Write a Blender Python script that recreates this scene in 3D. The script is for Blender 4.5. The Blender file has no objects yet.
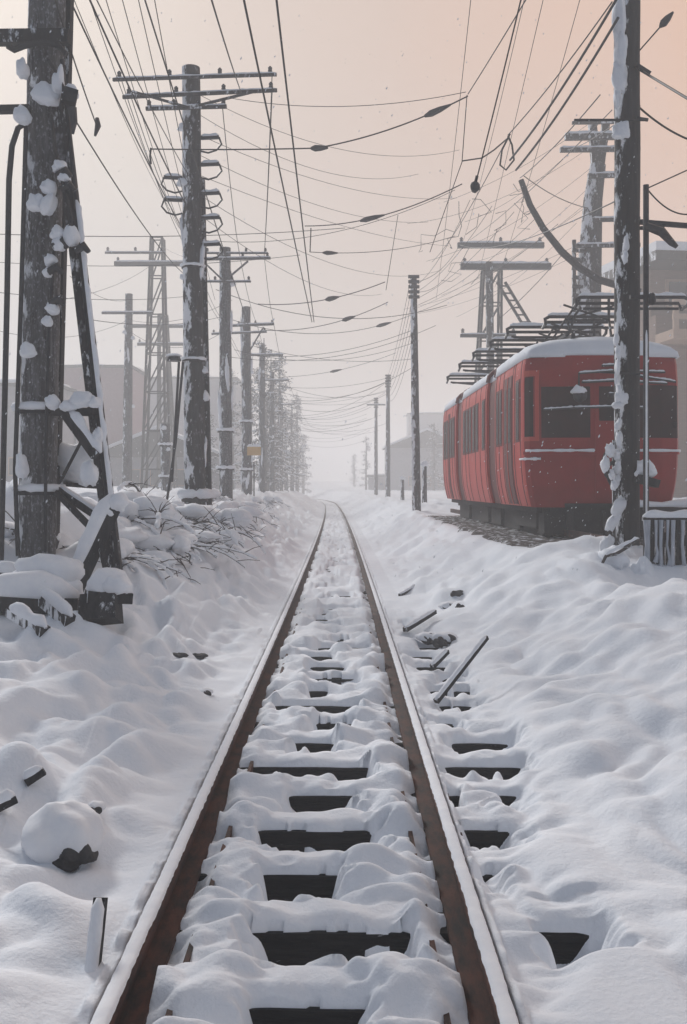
import bpy, math, random
import numpy as np
from mathutils import Vector, Matrix, Euler
random.seed(7)
R = random.uniform
C = bpy.context.scene.collection
sc = bpy.context.scene

# ------------------------------------------------------------------ camera numbers (photo is 687 x 1024)
F, CX, HY, CAMZ = 950.0, 343.5, 487.0, 1.96
def P(px, py, d):
    """a point of the place seen at that pixel, d metres ahead"""
    return Vector(((px-CX)/F*d, d, CAMZ-(py-HY)/F*d))

# ------------------------------------------------------------------ noise
_rng = np.random.RandomState(3)
_perm = np.tile(_rng.permutation(512), 3)
_ang = _rng.rand(512)*2*np.pi
_gx, _gy = np.cos(_ang), np.sin(_ang)
def perlin(x, y, s=0):
    x = np.asarray(x, float)+s*17.31; y = np.asarray(y, float)+s*9.77
    xi = np.floor(x).astype(int); yi = np.floor(y).astype(int)
    xf = x-xi; yf = y-yi
    def g(ix, iy, dx, dy):
        h = _perm[(_perm[ix % 512]+iy) % 512]
        return _gx[h]*dx+_gy[h]*dy
    u = xf*xf*xf*(xf*(xf*6-15)+10); v = yf*yf*yf*(yf*(yf*6-15)+10)
    a = g(xi, yi, xf, yf); b = g(xi+1, yi, xf-1, yf)
    c = g(xi, yi+1, xf, yf-1); d = g(xi+1, yi+1, xf-1, yf-1)
    return ((a+(b-a)*u)+((c+(d-c)*u)-(a+(b-a)*u))*v)*1.5
def sst(a, b, x):
    t = np.clip((x-a)/(b-a), 0, 1); return t*t*(3-2*t)

# ------------------------------------------------------------------ mesh builder
class MB:
    def __init__(s): s.v = []; s.f = []
    def add(s, vs, fs):
        o = len(s.v); s.v += [tuple(p) for p in vs]; s.f += [tuple(i+o for i in f) for f in fs]; return s
    def box(s, c, size, rot=None, taper=1.0):
        c = Vector(c); hx, hy, hz = (q/2 for q in size)
        vs = []
        for z in (-1, 1):
            k = 1 if z < 0 else taper
            for x, y in ((-1, -1), (1, -1), (1, 1), (-1, 1)):
                vs.append(Vector((x*hx*k, y*hy*k, z*hz)))
        if rot is not None:
            m = rot if isinstance(rot, Matrix) else Euler(rot).to_matrix()
            vs = [m @ q for q in vs]
        return s.add([c+q for q in vs], [(3, 2, 1, 0), (4, 5, 6, 7), (0, 1, 5, 4), (1, 2, 6, 5), (2, 3, 7, 6), (3, 0, 4, 7)])
    def bar(s, p0, p1, w, h=None, taper=1.0, up=(0, 0, 1)):
        h = h or w; p0 = Vector(p0); p1 = Vector(p1); d = (p1-p0); L = d.length; d.normalize()
        up = Vector(up)
        if abs(d.dot(up)) > .97: up = Vector((0, 1, 0))
        x = d.cross(up).normalized(); z = x.cross(d)
        m = Matrix((x, d, z)).transposed()
        vs = []
        for i, (q, k) in enumerate(((p0, 1), (p1, taper))):
            for a, b in ((-1, -1), (1, -1), (1, 1), (-1, 1)):
                vs.append(q+x*(a*w/2*k)+z*(b*h/2*k))
        return s.add(vs, [(0, 1, 2, 3), (7, 6, 5, 4), (0, 4, 5, 1), (1, 5, 6, 2), (2, 6, 7, 3), (3, 7, 4, 0)])
    def tube(s, pts, r, n=8, cap=True, flat=None, jit=0.0):
        pts = [Vector(p) for p in pts]; m = len(pts)
        rs = r if isinstance(r, (list, tuple)) else [r]*m
        o = len(s.v); prev = None
        for i, p in enumerate(pts):
            t = (pts[min(i+1, m-1)]-pts[max(i-1, 0)]).normalized()
            ref = Vector((0, 0, 1)) if abs(t.z) < .9 else Vector((0, 1, 0))
            if prev is None or abs(prev.dot(t)) > .98: x = t.cross(ref).normalized()
            else: x = (prev-t*prev.dot(t)).normalized()
            prev = x; y = t.cross(x)
            for k in range(n):
                a = 2*math.pi*k/n; rr = rs[i]*(1+R(-jit, jit) if jit else 1)
                q = p+x*(math.cos(a)*rr)+y*(math.sin(a)*rr)
                s.v.append(tuple(q))
        for i in range(m-1):
            for k in range(n):
                a = o+i*n+k; b = o+i*n+(k+1) % n
                s.f.append((a, b, b+n, a+n))
        if cap:
            s.f.append(tuple(o+k for k in reversed(range(n)))); s.f.append(tuple(o+(m-1)*n+k for k in range(n)))
        return s
    def blob(s, c, rad, seed=0, amp=.18, nu=14, nv=9, flatb=None, rot=None):
        """lumpy snow cushion; flatb = how far the underside is flattened"""
        c = Vector(c); o = len(s.v); mrot = Euler(rot).to_matrix() if rot else None
        for j in range(nv+1):
            th = math.pi*j/nv
            for i in range(nu):
                ph = 2*math.pi*i/nu
                d = Vector((math.sin(th)*math.cos(ph), math.sin(th)*math.sin(ph), math.cos(th)))
                k = 1+amp*float(perlin(d.x*1.7+seed*3.1+d.z, d.y*1.7+seed*1.7-d.z*.6))*1.6
                q = Vector((d.x*rad[0]*k, d.y*rad[1]*k, d.z*rad[2]*k))
                if flatb is not None and q.z < 0: q.z *= flatb
                if mrot: q = mrot @ q
                s.v.append(tuple(c+q))
        for j in range(nv):
            for i in range(nu):
                a = o+j*nu+i; b = o+j*nu+(i+1) % nu
                s.f.append((a, a+nu, b+nu, b))
        return s
    def ridge(s, p0, p1, w, h, seed=0, n=None, taper=.25, drop=.25):
        """snow lying along the top of a bar from p0 to p1"""
        p0 = Vector(p0); p1 = Vector(p1); d = p1-p0; L = d.length; d.normalize()
        side = d.cross(Vector((0, 0, 1)))
        if side.length < .05: side = Vector((1, 0, 0))
        side.normalize(); up = side.cross(d)
        n = n or max(5, min(40, int(L/(w*.7))))
        o = len(s.v); K = 9
        for i in range(n+1):
            t = i/n; e = min(t, 1-t)*L; en = min(1, (e/(w*.6))+.12)**.5
            g = 1+.45*float(perlin(t*L/(w*1.6)+seed*5.3, seed*2.1))
            for k in range(K):
                a = math.pi*(k/(K-1)*1.3-.15)
                x = math.cos(a)*w/2*(.75+.25*g)*en; z = math.sin(a)*h*g*en
                if math.sin(a) < 0: z = math.sin(a)*h*drop
                s.v.append(tuple(p0+d*(t*L)+side*x+up*z))
        for i in range(n):
            for k in range(K-1):
                a = o+i*K+k; s.f.append((a, a+1, a+K+1, a+K))
            a = o+i*K; s.f.append((a+K-1, a, a+K, a+2*K-1))
        s.f.append(tuple(o+k for k in range(K))); s.f.append(tuple(o+n*K+k for k in reversed(range(K))))
        return s
    def build(s, name, m, parent=None, off=(0, 0, 0), smooth=True, angle=40, label=None):
        me = bpy.data.meshes.new(name)
        o3 = Vector(off)
        me.from_pydata([(p[0]-o3.x, p[1]-o3.y, p[2]-o3.z) for p in s.v], [], s.f)
        me.update()
        import bmesh
        bm = bmesh.new(); bm.from_mesh(me); bmesh.ops.recalc_face_normals(bm, faces=bm.faces); bm.to_mesh(me); bm.free()
        if m: me.materials.append(m)
        o = bpy.data.objects.new(name, me); C.objects.link(o)
        if parent: o.parent = parent
        else: o.location = o3
        if m and 'snow' in m.name: angle = 180
        if smooth:
            for p in me.polygons: p.use_smooth = True
            try: me.set_sharp_from_angle(angle=math.radians(angle))
            except Exception: pass
        if label: o['label'] = label
        return o

def tag(o, label=None, cat=None, group=None, kind=None):
    if label: o['label'] = label
    if cat: o['category'] = cat
    if group: o['group'] = group
    if kind: o['kind'] = kind
    return o
def empty(name, loc, label, cat, group=None):
    o = bpy.data.objects.new(name, None); C.objects.link(o); o.location = loc; o.empty_display_size = .2
    return tag(o, label, cat, group)
def dup(root, loc, rz=0, label=None, scale=None):
    r = root.copy(); C.objects.link(r); r.location = loc; r.rotation_euler = (0, 0, rz)
    if scale: r.scale = scale
    if label: r['label'] = label
    for ch in list(root.children):
        c = ch.copy(); C.objects.link(c); c.parent = r
        for g in list(ch.children):
            d = g.copy(); C.objects.link(d); d.parent = c
    return r

# ------------------------------------------------------------------ materials
def mat(name, *a, plaster=0.0, **k):
    m = mat0(name, *a, **k)
    if plaster > 0:
        nt = m.node_tree; N = nt.nodes; L = nt.links; b = N['Principled BSDF']
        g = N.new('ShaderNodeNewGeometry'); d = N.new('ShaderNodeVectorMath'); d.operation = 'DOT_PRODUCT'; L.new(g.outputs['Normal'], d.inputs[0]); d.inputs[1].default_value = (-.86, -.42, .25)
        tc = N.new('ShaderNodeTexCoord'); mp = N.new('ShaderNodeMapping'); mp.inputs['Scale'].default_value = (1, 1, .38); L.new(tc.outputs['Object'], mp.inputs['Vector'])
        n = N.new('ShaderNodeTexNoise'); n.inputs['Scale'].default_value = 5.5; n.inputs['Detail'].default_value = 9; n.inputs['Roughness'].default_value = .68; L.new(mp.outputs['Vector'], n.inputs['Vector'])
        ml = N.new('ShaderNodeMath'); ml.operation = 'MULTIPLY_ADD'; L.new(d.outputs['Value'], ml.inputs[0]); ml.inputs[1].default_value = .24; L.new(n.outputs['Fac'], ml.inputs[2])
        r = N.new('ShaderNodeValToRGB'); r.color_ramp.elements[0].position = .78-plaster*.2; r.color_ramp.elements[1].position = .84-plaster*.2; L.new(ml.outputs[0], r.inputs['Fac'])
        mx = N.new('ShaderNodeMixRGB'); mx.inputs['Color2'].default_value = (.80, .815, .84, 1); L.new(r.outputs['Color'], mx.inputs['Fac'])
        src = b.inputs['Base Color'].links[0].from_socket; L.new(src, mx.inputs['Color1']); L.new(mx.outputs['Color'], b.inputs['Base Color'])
    return m
def mat0(name, col, rough=.7, col2=None, nscale=8, stretch=(1, 1, 1), bump=.0, bscale=30, detail=6, spec=.4, metal=0,
        frost=0.0, fscale=6, fstretch=(1, 1, 1), coat=0, lo=.35, hi=.65, bdist=.02, frostcol=(.72, .74, .78)):
    m = bpy.data.materials.new(name); m.use_nodes = True
    nt = m.node_tree; N = nt.nodes; L = nt.links
    b = N['Principled BSDF']
    b.inputs['Roughness'].default_value = rough; b.inputs['Metallic'].default_value = metal
    b.inputs['Specular IOR Level'].default_value = spec; b.inputs['Coat Weight'].default_value = coat
    b.inputs['Base Color'].default_value = (*col, 1)
    tc = N.new('ShaderNodeTexCoord')
    def noise(sc_, st, det=detail):
        mp = N.new('ShaderNodeMapping'); mp.inputs['Scale'].default_value = st
        L.new(tc.outputs['Object'], mp.inputs['Vector'])
        n = N.new('ShaderNodeTexNoise'); n.inputs['Scale'].default_value = sc_; n.inputs['Detail'].default_value = det
        n.inputs['Roughness'].default_value = .62
        L.new(mp.outputs['Vector'], n.inputs['Vector']); return n
    out = None
    if col2 is not None:
        n = noise(nscale, stretch)
        r = N.new('ShaderNodeValToRGB'); r.color_ramp.elements[0].position = lo; r.color_ramp.elements[1].position = hi
        r.color_ramp.elements[0].color = (*col, 1); r.color_ramp.elements[1].color = (*col2, 1)
        L.new(n.outputs['Fac'], r.inputs['Fac']); out = r.outputs['Color']
    if frost > 0:
        n = noise(fscale, fstretch, 8)
        r = N.new('ShaderNodeValToRGB'); a = 1-frost
        r.color_ramp.elements[0].position = a*.5+.22; r.color_ramp.elements[1].position = a*.5+.36
        L.new(n.outputs['Fac'], r.inputs['Fac'])
        mx = N.new('ShaderNodeMixRGB'); mx.inputs['Color2'].default_value = (*frostcol, 1)
        L.new(r.outputs['Color'], mx.inputs['Fac'])
        if out: L.new(out, mx.inputs['Color1'])
        else: mx.inputs['Color1'].default_value = (*col, 1)
        out = mx.outputs['Color']
    if out: L.new(out, b.inputs['Base Color'])
    if bump > 0:
        n = noise(bscale, stretch)
        bp = N.new('ShaderNodeBump'); bp.inputs['Strength'].default_value = bump; bp.inputs['Distance'].default_value = bdist
        L.new(n.outputs['Fac'], bp.inputs['Height']); L.new(bp.outputs['Normal'], b.inputs['Normal'])
    return m
M = dict(
    snow=mat('snow', (.785, .82, .872), .75, (.84, .865, .905), 3, bump=.5, bscale=26, spec=.2, bdist=.02),
    snowc=mat('clinging_snow', (.80, .82, .86), .8, (.87, .88, .9), 9, bump=.4, bscale=30, spec=.2, bdist=.01),
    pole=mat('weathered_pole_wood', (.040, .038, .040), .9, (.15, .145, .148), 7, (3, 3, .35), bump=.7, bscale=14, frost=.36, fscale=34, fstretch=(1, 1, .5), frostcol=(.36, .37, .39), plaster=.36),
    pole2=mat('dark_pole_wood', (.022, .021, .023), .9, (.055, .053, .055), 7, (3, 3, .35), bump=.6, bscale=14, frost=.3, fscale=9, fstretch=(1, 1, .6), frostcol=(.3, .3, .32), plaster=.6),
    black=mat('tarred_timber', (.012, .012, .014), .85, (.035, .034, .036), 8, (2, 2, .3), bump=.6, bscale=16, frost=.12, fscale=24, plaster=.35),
    sleeper=mat('wet_sleeper_wood', (.004, .004, .005), .8, (.016, .015, .015), 6, (.5, 6, 6), bump=.8, bscale=12, frost=.10, fscale=20, fstretch=(.5, 3, 3)),
    rust=mat('rusty_steel', (.012, .007, .006), .8, (.085, .026, .013), 13, (1, .35, 1), bump=.6, bscale=40, bdist=.006),
    metal=mat('dark_metal', (.02, .021, .024), .5, (.05, .05, .055), 12, bump=.2, bscale=40, metal=.4),
    wire=mat('wire_black', (.014, .014, .016), .6, (.03, .03, .032), 5),
    ceramic=mat('insulator_glaze', (.035, .035, .04), .6, (.07, .068, .07), 9),
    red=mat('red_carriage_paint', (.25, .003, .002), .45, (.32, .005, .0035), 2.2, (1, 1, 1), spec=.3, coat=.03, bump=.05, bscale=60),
    redside=mat('frosted_sky_lit_red', (.50, .020, .014), .5, (.58, .065, .048), 1.8, (1, 1, .5), spec=.5, frost=.24, fscale=5, fstretch=(1, .6, .5), frostcol=(.58, .26, .22), bump=.06, bscale=50),  # paler copy of the front red: reflected sky light painted in, plus frost film
    redtrim=mat('bright_red_frame_paint', (.46, .030, .014), .35, (.52, .045, .02), 4, spec=.5, coat=.3),
    reddark=mat('gangway_shade_trim_red', (.09, .009, .009), .6, (.14, .014, .012), 5),  # recess shade of the gangways put into a dark red; also seams, frames, doors
    glass=mat('dark_window_glass', (.012, .003, .003), .25, (.034, .006, .006), 3, spec=.18),
    under=mat('sooty_underframe', (.010, .010, .011), .8, (.028, .026, .026), 7, bump=.5, bscale=22, frost=.15, fscale=30),
    gravel=mat('track_ballast', (.035, .028, .026), .95, (.10, .08, .07), 22, bump=1.0, bscale=30, frost=.44, fscale=6, bdist=.05),
    twig=mat('twig_bark', (.035, .030, .030), .9, (.07, .06, .058), 12, frost=.3, fscale=14),
    foliage=mat('frosted_winter_foliage', (.03, .032, .036), .9, (.085, .09, .098), 4),
    bark=mat('frosted_bark', (.07, .068, .07), .95, (.15, .145, .15), 8, (3, 3, .4)),
    plaster=mat('grey_plaster', (.26, .26, .28), .9, (.34, .33, .35), 3, bump=.2, bscale=20),
    mauve=mat('red_brown_wall', (.25, .15, .16), .9, (.31, .20, .21), 4, bump=.2, bscale=25),
    brown=mat('brown_timber_wall', (.15, .085, .06), .85, (.23, .14, .10), 5, (.5, 1, 5), bump=.5, bscale=14),
    tan=mat('tan_trim', (.40, .27, .19), .8, (.48, .33, .24), 5),
    pane=mat('unlit_pane', (.03, .032, .038), .2),
    yellow=mat('yellow_plate', (.55, .34, .12), .6, (.6, .38, .15), 5),
    rock=mat('dark_rock', (.03, .03, .032), .9, (.07, .068, .07), 9, bump=.8, bscale=14),
    blueice=mat('grey_ice', (.30, .33, .38), .45, (.50, .53, .58), 7, (2, 2, .5), bump=.4, bscale=18, spec=.5),
)

# ------------------------------------------------------------------ the track line and the ground
def track_x(Y):
    Y = np.asarray(Y, float)
    return -.14-.00011*Y**2-np.where(Y > 110, .0010*(Y-110)**2, 0)
SP0, SPD = 3.16, .66
S_N = 66
rs = np.random.RandomState(11)
EXPC = [(-.40, .40), (-.3, .3), (-.36, .48), (-.34, .16), (-.42, .39), (-.28, .26), (-.58, .40), (-.30, .10), (-.2, .28), (-.52, .36)]
while len(EXPC) < S_N:
    c = rs.uniform(-.2, .2); w = rs.uniform(.12, .42); EXPC.append((c-w, c+w))
EXPR = {2: (1.03, 1.36), 3: (.84, .98), 4: (.86, 1.2), 5: (.82, 1.36), 6: (.86, 1.5), 7: (.98, 1.55), 8: (.9, 1.2), 9: (1.05, 1.45), 10: (1.0, 1.48), 11: (1.15, 1.5), 12: (.95, 1.45), 13: (.9, 1.3), 14: (1.1, 1.5), 15: (1.0, 1.4), 17: (.95, 1.2)}
MOUNDS = [(-4.7, 14.6, .75, .9, 1.2), (-5.6, 16.5, .6, 1.2, 1.6), (-3.9, 17.5, .30, .7, 1.0),
          (-3.3, 15.2, .25, .6, .8), (-1.60, 5.75, .06, .2, .2), (-2.05, 5.9, .14, .3, .3), (-2.4, 9.2, .12, .4, .4), (4.5, 12.8, -.62, .85, 1.0), (4.1, 15.6, .2, .6, .4),
          (-3.6, 9.5, .15, .5, .4), (-2.3, 8.2, .14, .35, .3), (-1.75, 7.3, .10, .3, .3), (-2.0, 9.9, .14, .4, .35), (2.5, 14.5, .10, .8, 1.0), (-1.4, 4.15, .08, .25, .25), (-2.8, 7.6, .15, .5, .5)]
def ground(X, Y, fine=True):
    X = np.asarray(X, float); Y = np.asarray(Y, float)
    t = X-track_x(Y)
    HbL = np.interp(Y, [0, 4, 6.5, 9, 10.4, 11.4, 12.4, 16, 22, 34, 60, 120, 300], [.1, .14, .2, .32, .42, .72, 1.0, 1.25, 1.50, 1.62, 1.55, 1.4, 1.6])
    wL = np.interp(Y, [0, 5, 12, 22, 45, 300], [2.2, 2.2, 2.6, 2.7, 3.6, 4.5])
    HbR = np.interp(Y, [0, 4, 6.5, 9, 14, 20, 33, 75, 300], [.2, .38, .55, .74, .96, .94, 1.16, 1.12, 1.5])
    wR = np.interp(Y, [0, 5, 12, 20, 300], [2.4, 2.4, 2.6, 2.3, 2.6])
    sl = np.clip((-t-.86)/wL, 0, 1); sr = np.clip((t-1.15-.35*np.interp(Y,[5,12,18],[1,.8,0]))/wR, 0, 1)
    lw = sst(0, 1, sl)*.6+sl*.4; rw = sst(0, 1, sr)*.6+sr*.4
    z = np.where(t < 0, HbL*lw, HbR*rw)
    z = z+np.where(t < 0, .03*np.clip(-t-.86-wL, 0, 40), .01*np.clip(t-.86-wR, 0, 40))
    side = np.clip(np.maximum(sl, sr)*5, 0, 1)
    inner = (np.abs(t) < .86)
    # drifts and mounds
    a = perlin(X/1.7, Y/2.0, 1); b = perlin(X/.75, Y/.8, 2); c = np.abs(perlin(X/.62+.3*b, Y/.7+.3*a, 3)); e = perlin(X/.26, Y/.28, 4)
    w2 = perlin(X/.9+.6*a, Y/1.1+.6*b, 8)
    nearL = np.where(t < 0, 1.0, .78)
    lump = .13*a+.10*b+.19*(np.sqrt(c*c+.004)-.3)+.085*(np.sqrt(perlin(X/.33+.5*b, Y/.36-.4*a, 27)**2+.004)-.25)+.075*w2+.035*perlin(X/.36+.4*b, Y/.3, 18)+.016*e
    z = z+side*lump*nearL
    ramp = np.clip(np.maximum(-t-.86, t-.86)/.5, 0, 1)
    z = z+(1-ramp)*np.where(inner, 0, 1)*(-.035+.03*b)
    bank = sst(-1.2, -1.9, t)*sst(7, 11, Y)*(1-sst(40, 60, Y))
    z = z+bank*(.24*(np.sqrt(perlin((X+Y*.35)/.42+.5*b, (Y-X*.6)/1.1, 35)**2+.002)-.25)+.07*perlin(X/.22, Y/.5, 36))
    flat = sst(2.55, 3.1, X)*sst(15.0, 16.8, Y)*(1-sst(36, 40, Y))*(1-sst(8, 9, X))
    z = z*(1-flat)+(.90+.03*b)*flat
    for (mx, my, h, rx, ry) in MOUNDS:
        z = z+h*np.exp(-((X-mx)/rx)**2-((Y-my)/ry)**2)
    far = np.clip((Y-90)/120, 0, 1.6)
    z = z+far*far*1.4*np.where(inner, .8, .5)
    if not fine: return z
    # bed between the rails: blanket, crests between sleepers, holes in front of sleepers
    at = np.abs(t)
    k = np.clip(np.floor((Y-SP0+.41)/SPD).astype(int), 0, S_N-1)
    k2 = np.clip(np.floor((Y-SP0)/SPD).astype(int), 0, S_N-1)     # sleeper whose front face was last passed
    dy = Y-(SP0+k*SPD)
    ph = np.mod(Y-SP0, SPD)
    pil = np.sqrt(perlin(X/.36+.3*b, Y/.20, 28)**2+.003)-.22
    bed = -.085+.10*pil+.05*b*.8+.075*perlin(X/.42, Y/.20, 5)+.020*perlin(X/.2, Y/.12, 6)+.03*np.abs(perlin(X/.3, Y/.2, 7))+.025*np.cos((ph-.12)/SPD*2*np.pi)*np.clip(1.2-Y/40, 0, 1)
    edge = sst(.50, .64, at+.06*perlin(t*0+np.sign(t), Y/.2, 25))
    bed = bed-edge*(.075+.06*perlin(X*0+t*3, Y/.14, 9))
    bed = np.where(at > .66, np.minimum(bed, -.14), bed)
    zi = np.where(inner, np.where(at < .72, bed, -.14), z)
    out_gap = (at >= .78) & (at < .98)
    zi = np.where(out_gap, np.minimum(z, -.035+.25*np.clip(at-.80, 0, 1)+.03*perlin(X/.15, Y/.13, 10)), zi)
    lowr = (t > .84)*np.interp(Y, [3, 14, 18], [1, 1, 0])*(1-sst(1.25, 1.75, t+.12*a))*sst(.15, .5, perlin(X/.9, Y/1.3, 19)+.55)
    zi = zi*(1-lowr)+(-.085+.035*b+.10*(np.sqrt(perlin(X/.3, Y/.25, 20)**2+.003)-.2))*lowr
    zi = np.where((at > .64) & (at < .80), np.minimum(zi, -.15), zi)
    # holes
    ec = np.array(EXPC)[k]; jit = .08*perlin(X/.12, Y/.07, 12)+.05*perlin(k*3.7, X/.2, 13)
    tt = t+jit
    strength = np.interp(Y, [3, 16, 30, 44, 46], [1, .9, .55, .35, 0])
    dy = dy+np.where(dy < .2, .05*np.minimum(0, perlin(X/.30, k*1.9+Y*0, 29)+.05)+.010*perlin(X/.07, k*2.7+Y*0, 30), 0)*-1
    m = sst(-.03, .12, tt-ec[..., 0])*sst(-.03, .14, ec[..., 1]-tt)
    vis = (perlin(k*1.37+.5, k*0+.3, 14) > -.35) | (k < 11)
    m = m*np.where(vis, 1, .0)
    er0 = np.array([EXPR.get(i, (9, 9))[0] for i in range(S_N)])[k]; er1 = np.array([EXPR.get(i, (9, 9))[1] for i in range(S_N)])[k]
    m2 = sst(-.08, .14, tt-er0)*sst(-.10, .22, er1-tt)*(at > .82)*sst(-.62, -.32, perlin(X/.26, k*3.3+Y/.5, 33))
    mm = np.maximum(m*(at < .64), m2)
    floor_ = np.where(dy < -.17, -.34+(np.clip(-dy-.17, 0, 1)/.23)**1.4*.20*(1+1.1*perlin(X/.17, k*2.3, 17)), -.34+.10*np.clip(perlin(X/.22, k*1.7, 34), 0, 1))+.035*perlin(X/.13, Y/.09, 15)
    front = sst(-.43, -.37, dy)*(dy < .025)
    g = mm*front*strength
    zi = zi*(1-g)+np.minimum(zi, floor_)*g
    # the cap of snow over the sleeper just behind the hole
    cap = mm*(dy >= .025)*(dy < .26)*strength
    capz = -.145+.055+.03*perlin(X/.2, Y/.3, 16)-.05*sst(.10, .0, dy)
    zi = np.where(inner | (t > .84), zi*(1-cap)+np.minimum(zi, capz)*cap, zi)
    return zi

def gz(x, y): return float(ground(np.array([x]), np.array([y]), False)[0])

def hit(px, py, lift=0.0):
    d = 3.0
    while d < 90:
        q = P(px, py, d)
        if q.z <= gz(q.x, d): break
        d += .02+d*.002
    q.z = gz(q.x, d)+lift; return q
def grid_mesh(name, xs, ys, zf, m):
    X, Y = np.meshgrid(xs, ys); 
    Z = zf(X, Y)
    nr, nc = X.shape
    co = np.stack([X, Y, Z], -1).reshape(-1, 3).astype(np.float32)
    i = np.arange(nr*nc).reshape(nr, nc)
    q = np.stack([i[:-1, :-1], i[:-1, 1:], i[1:, 1:], i[1:, :-1]], -1).reshape(-1, 4).astype(np.int32)
    me = bpy.data.meshes.new(name); me.vertices.add(len(co)); me.vertices.foreach_set('co', co.ravel())
    me.loops.add(q.size); me.loops.foreach_set('vertex_index', q.ravel())
    me.polygons.add(len(q)); me.polygons.foreach_set('loop_start', np.arange(0, q.size, 4, dtype=np.int32))
    me.polygons.foreach_set('use_smooth', np.ones(len(q), bool))
    me.update(calc_edges=True); me.validate()
    me.materials.append(m)
    o = bpy.data.objects.new(name, me); C.objects.link(o); return o
ys = [2.2]
while ys[-1] < 612:
    y = ys[-1]; ys.append(y+max(.016, min(.00075*y*y, .012*y if y > 25 else 9)))
ys = np.array(ys)
ctr = np.arange(-1.75, 1.75, .0145)
sd = []; x = 1.75; st = .0145
while x < 126:
    sd.append(x); st = min(st*1.035, 4); x += st
xs = np.concatenate([-np.array(sd)[::-1], ctr, np.array(sd)])
# the grid follows the track so that its fine columns stay on the rails
def gmesh():
    U, Y = np.meshgrid(xs, ys); X = U+track_x(np.minimum(Y, 140))*np.exp(-(U/12)**2)
    Z = ground(X, Y)
    return X, Y, Z
_X, _Y, _Z = gmesh()
snow = grid_mesh('snow_ground', xs, ys, lambda a, b: _Z, M['snow'])
co = np.stack([_X, _Y, _Z], -1).reshape(-1, 3).astype(np.float32)
snow.data.vertices.foreach_set('co', co.ravel()); snow.data.update()
tag(snow, kind='structure')
MAXG = float(_Z.max())

# ------------------------------------------------------------------ rails
def rail_section(s):
    return [(-.115, -.149), (.115, -.148), (.11, -.132), (.016, -.12), (.012, -.05), (.037, -.038), (.037, -.004), (.031, 0), (-.031, 0), (-.037, -.004), (-.037, -.038), (-.012, -.05), (-.016, -.12), (-.11, -.132)]
def sweep(mb, ysec, offs, sec, zj=None, close=True):
    o = len(mb.v); n = len(sec)
    for y in ysec:
        cx = float(track_x(y))
        for a, b in sec: mb.v.append((cx+offs+a, y, b))
    for i in range(len(ysec)-1):
        for k in range(n if close else n-1):
            a = o+i*n+k; b = o+i*n+(k+1) % n
            mb.f.append((a, b, b+n, a+n))
    return mb
YR = [2.3]
while YR[-1] < 165: YR.append(YR[-1]+max(.25, YR[-1]*.02))
def rail(offs, lab):
    r = sweep(MB(), YR, offs, rail_section(1)).build('rail', M['rust'], smooth=True, angle=30)
    tag(r, lab, 'rail', 'rails of the snowed track')
    mb = MB(); y = 2.3; yy = []
    while y < 165: yy.append(y); y += max(.03, y*.006)
    o = 0; K = 7
    for i, y in enumerate(yy):
        cx = float(track_x(y))+offs; g = 1+.35*float(perlin(y/.28, offs, 21))+.2*float(perlin(y/.07, offs, 22))
        gl = 1+.10*float(perlin(y/.06, offs+3, 23)); gr = 1+.10*float(perlin(y/.06, offs+7, 24))
        for k in range(K):
            a = math.pi*k/(K-1); c_ = math.cos(a)
            mb.v.append((cx+c_*.034*(gr if c_ > 0 else gl), y, -.004+max(0, math.sin(a))**.6*.020*g))
    for i in range(len(yy)-1):
        for k in range(K-1):
            a = i*K+k; mb.f.append((a, a+1, a+K+1, a+K))
    mb.build('snow_cap', M['snowc'], r)
    return r
rail(-.75, 'left rusty rail of the track with a line of snow along its top')
rail(.75, 'right rusty rail of the track with a line of snow along its top')
for s, lab in ((-1, 'rusty guard strip half buried in snow just inside the left rail'), (1, 'rusty guard strip half buried in snow just inside the right rail')):
    yy = [y for y in YR if y < 18]
    g = sweep(MB(), yy, s*.545, [(-.014, -.17), (.014, -.17), (.012, -.108), (-.012, -.108)]).build('guard_strip', M['rust'], angle=30)
    tag(g, lab, 'guard rail', 'guard strips inside the rails')

# ------------------------------------------------------------------ sleepers
def sleeper_mesh(seed):
    mb = MB(); n = 18; r = random.Random(seed)
    pr = [(0, -.36), (0, -.165), (.012, -.150), (.235, -.150), (.245, -.165), (.245, -.36)]
    for i in range(n+1):
        x = -1.5+3.0*i/n
        for (a, b) in pr: mb.v.append((x, a+r.uniform(-.006, .006), b+r.uniform(-.004, .004)))
    K = len(pr)
    for i in range(n):
        for k in range(K):
            a = i*K+k; b = i*K+(k+1) % K; mb.f.append((a, b, b+K, a+K))
    mb.f.append(tuple(range(K))); mb.f.append(tuple(n*K+k for k in reversed(range(K))))
    return mb
protos = [sleeper_mesh(i).build('sleeper', M['sleeper'], smooth=True, angle=30) for i in range(3)]
ordn = ['first', 'second', 'third', 'fourth', 'fifth', 'sixth', 'seventh', 'eighth', 'ninth', 'tenth', 'eleventh', 'twelfth']
for i in range(S_N):
    o = protos[i] if i < 3 else protos[i % 3].copy()
    if i >= 3: C.objects.link(o)
    y = SP0+i*SPD
    o.location = (float(track_x(y)), y, 0); o.rotation_euler = (0, 0, R(-.006, .006))
    if i == 0: lab = 'dark timber sleeper nearest the camera, at the very bottom of the track'
    elif i < 12: lab = 'dark timber sleeper showing through snow, %s up the track from the bottom edge' % ordn[i]
    else: lab = 'snow-covered timber sleeper further up the track'
    tag(o, lab, 'sleeper', 'sleepers under the rails')

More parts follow.
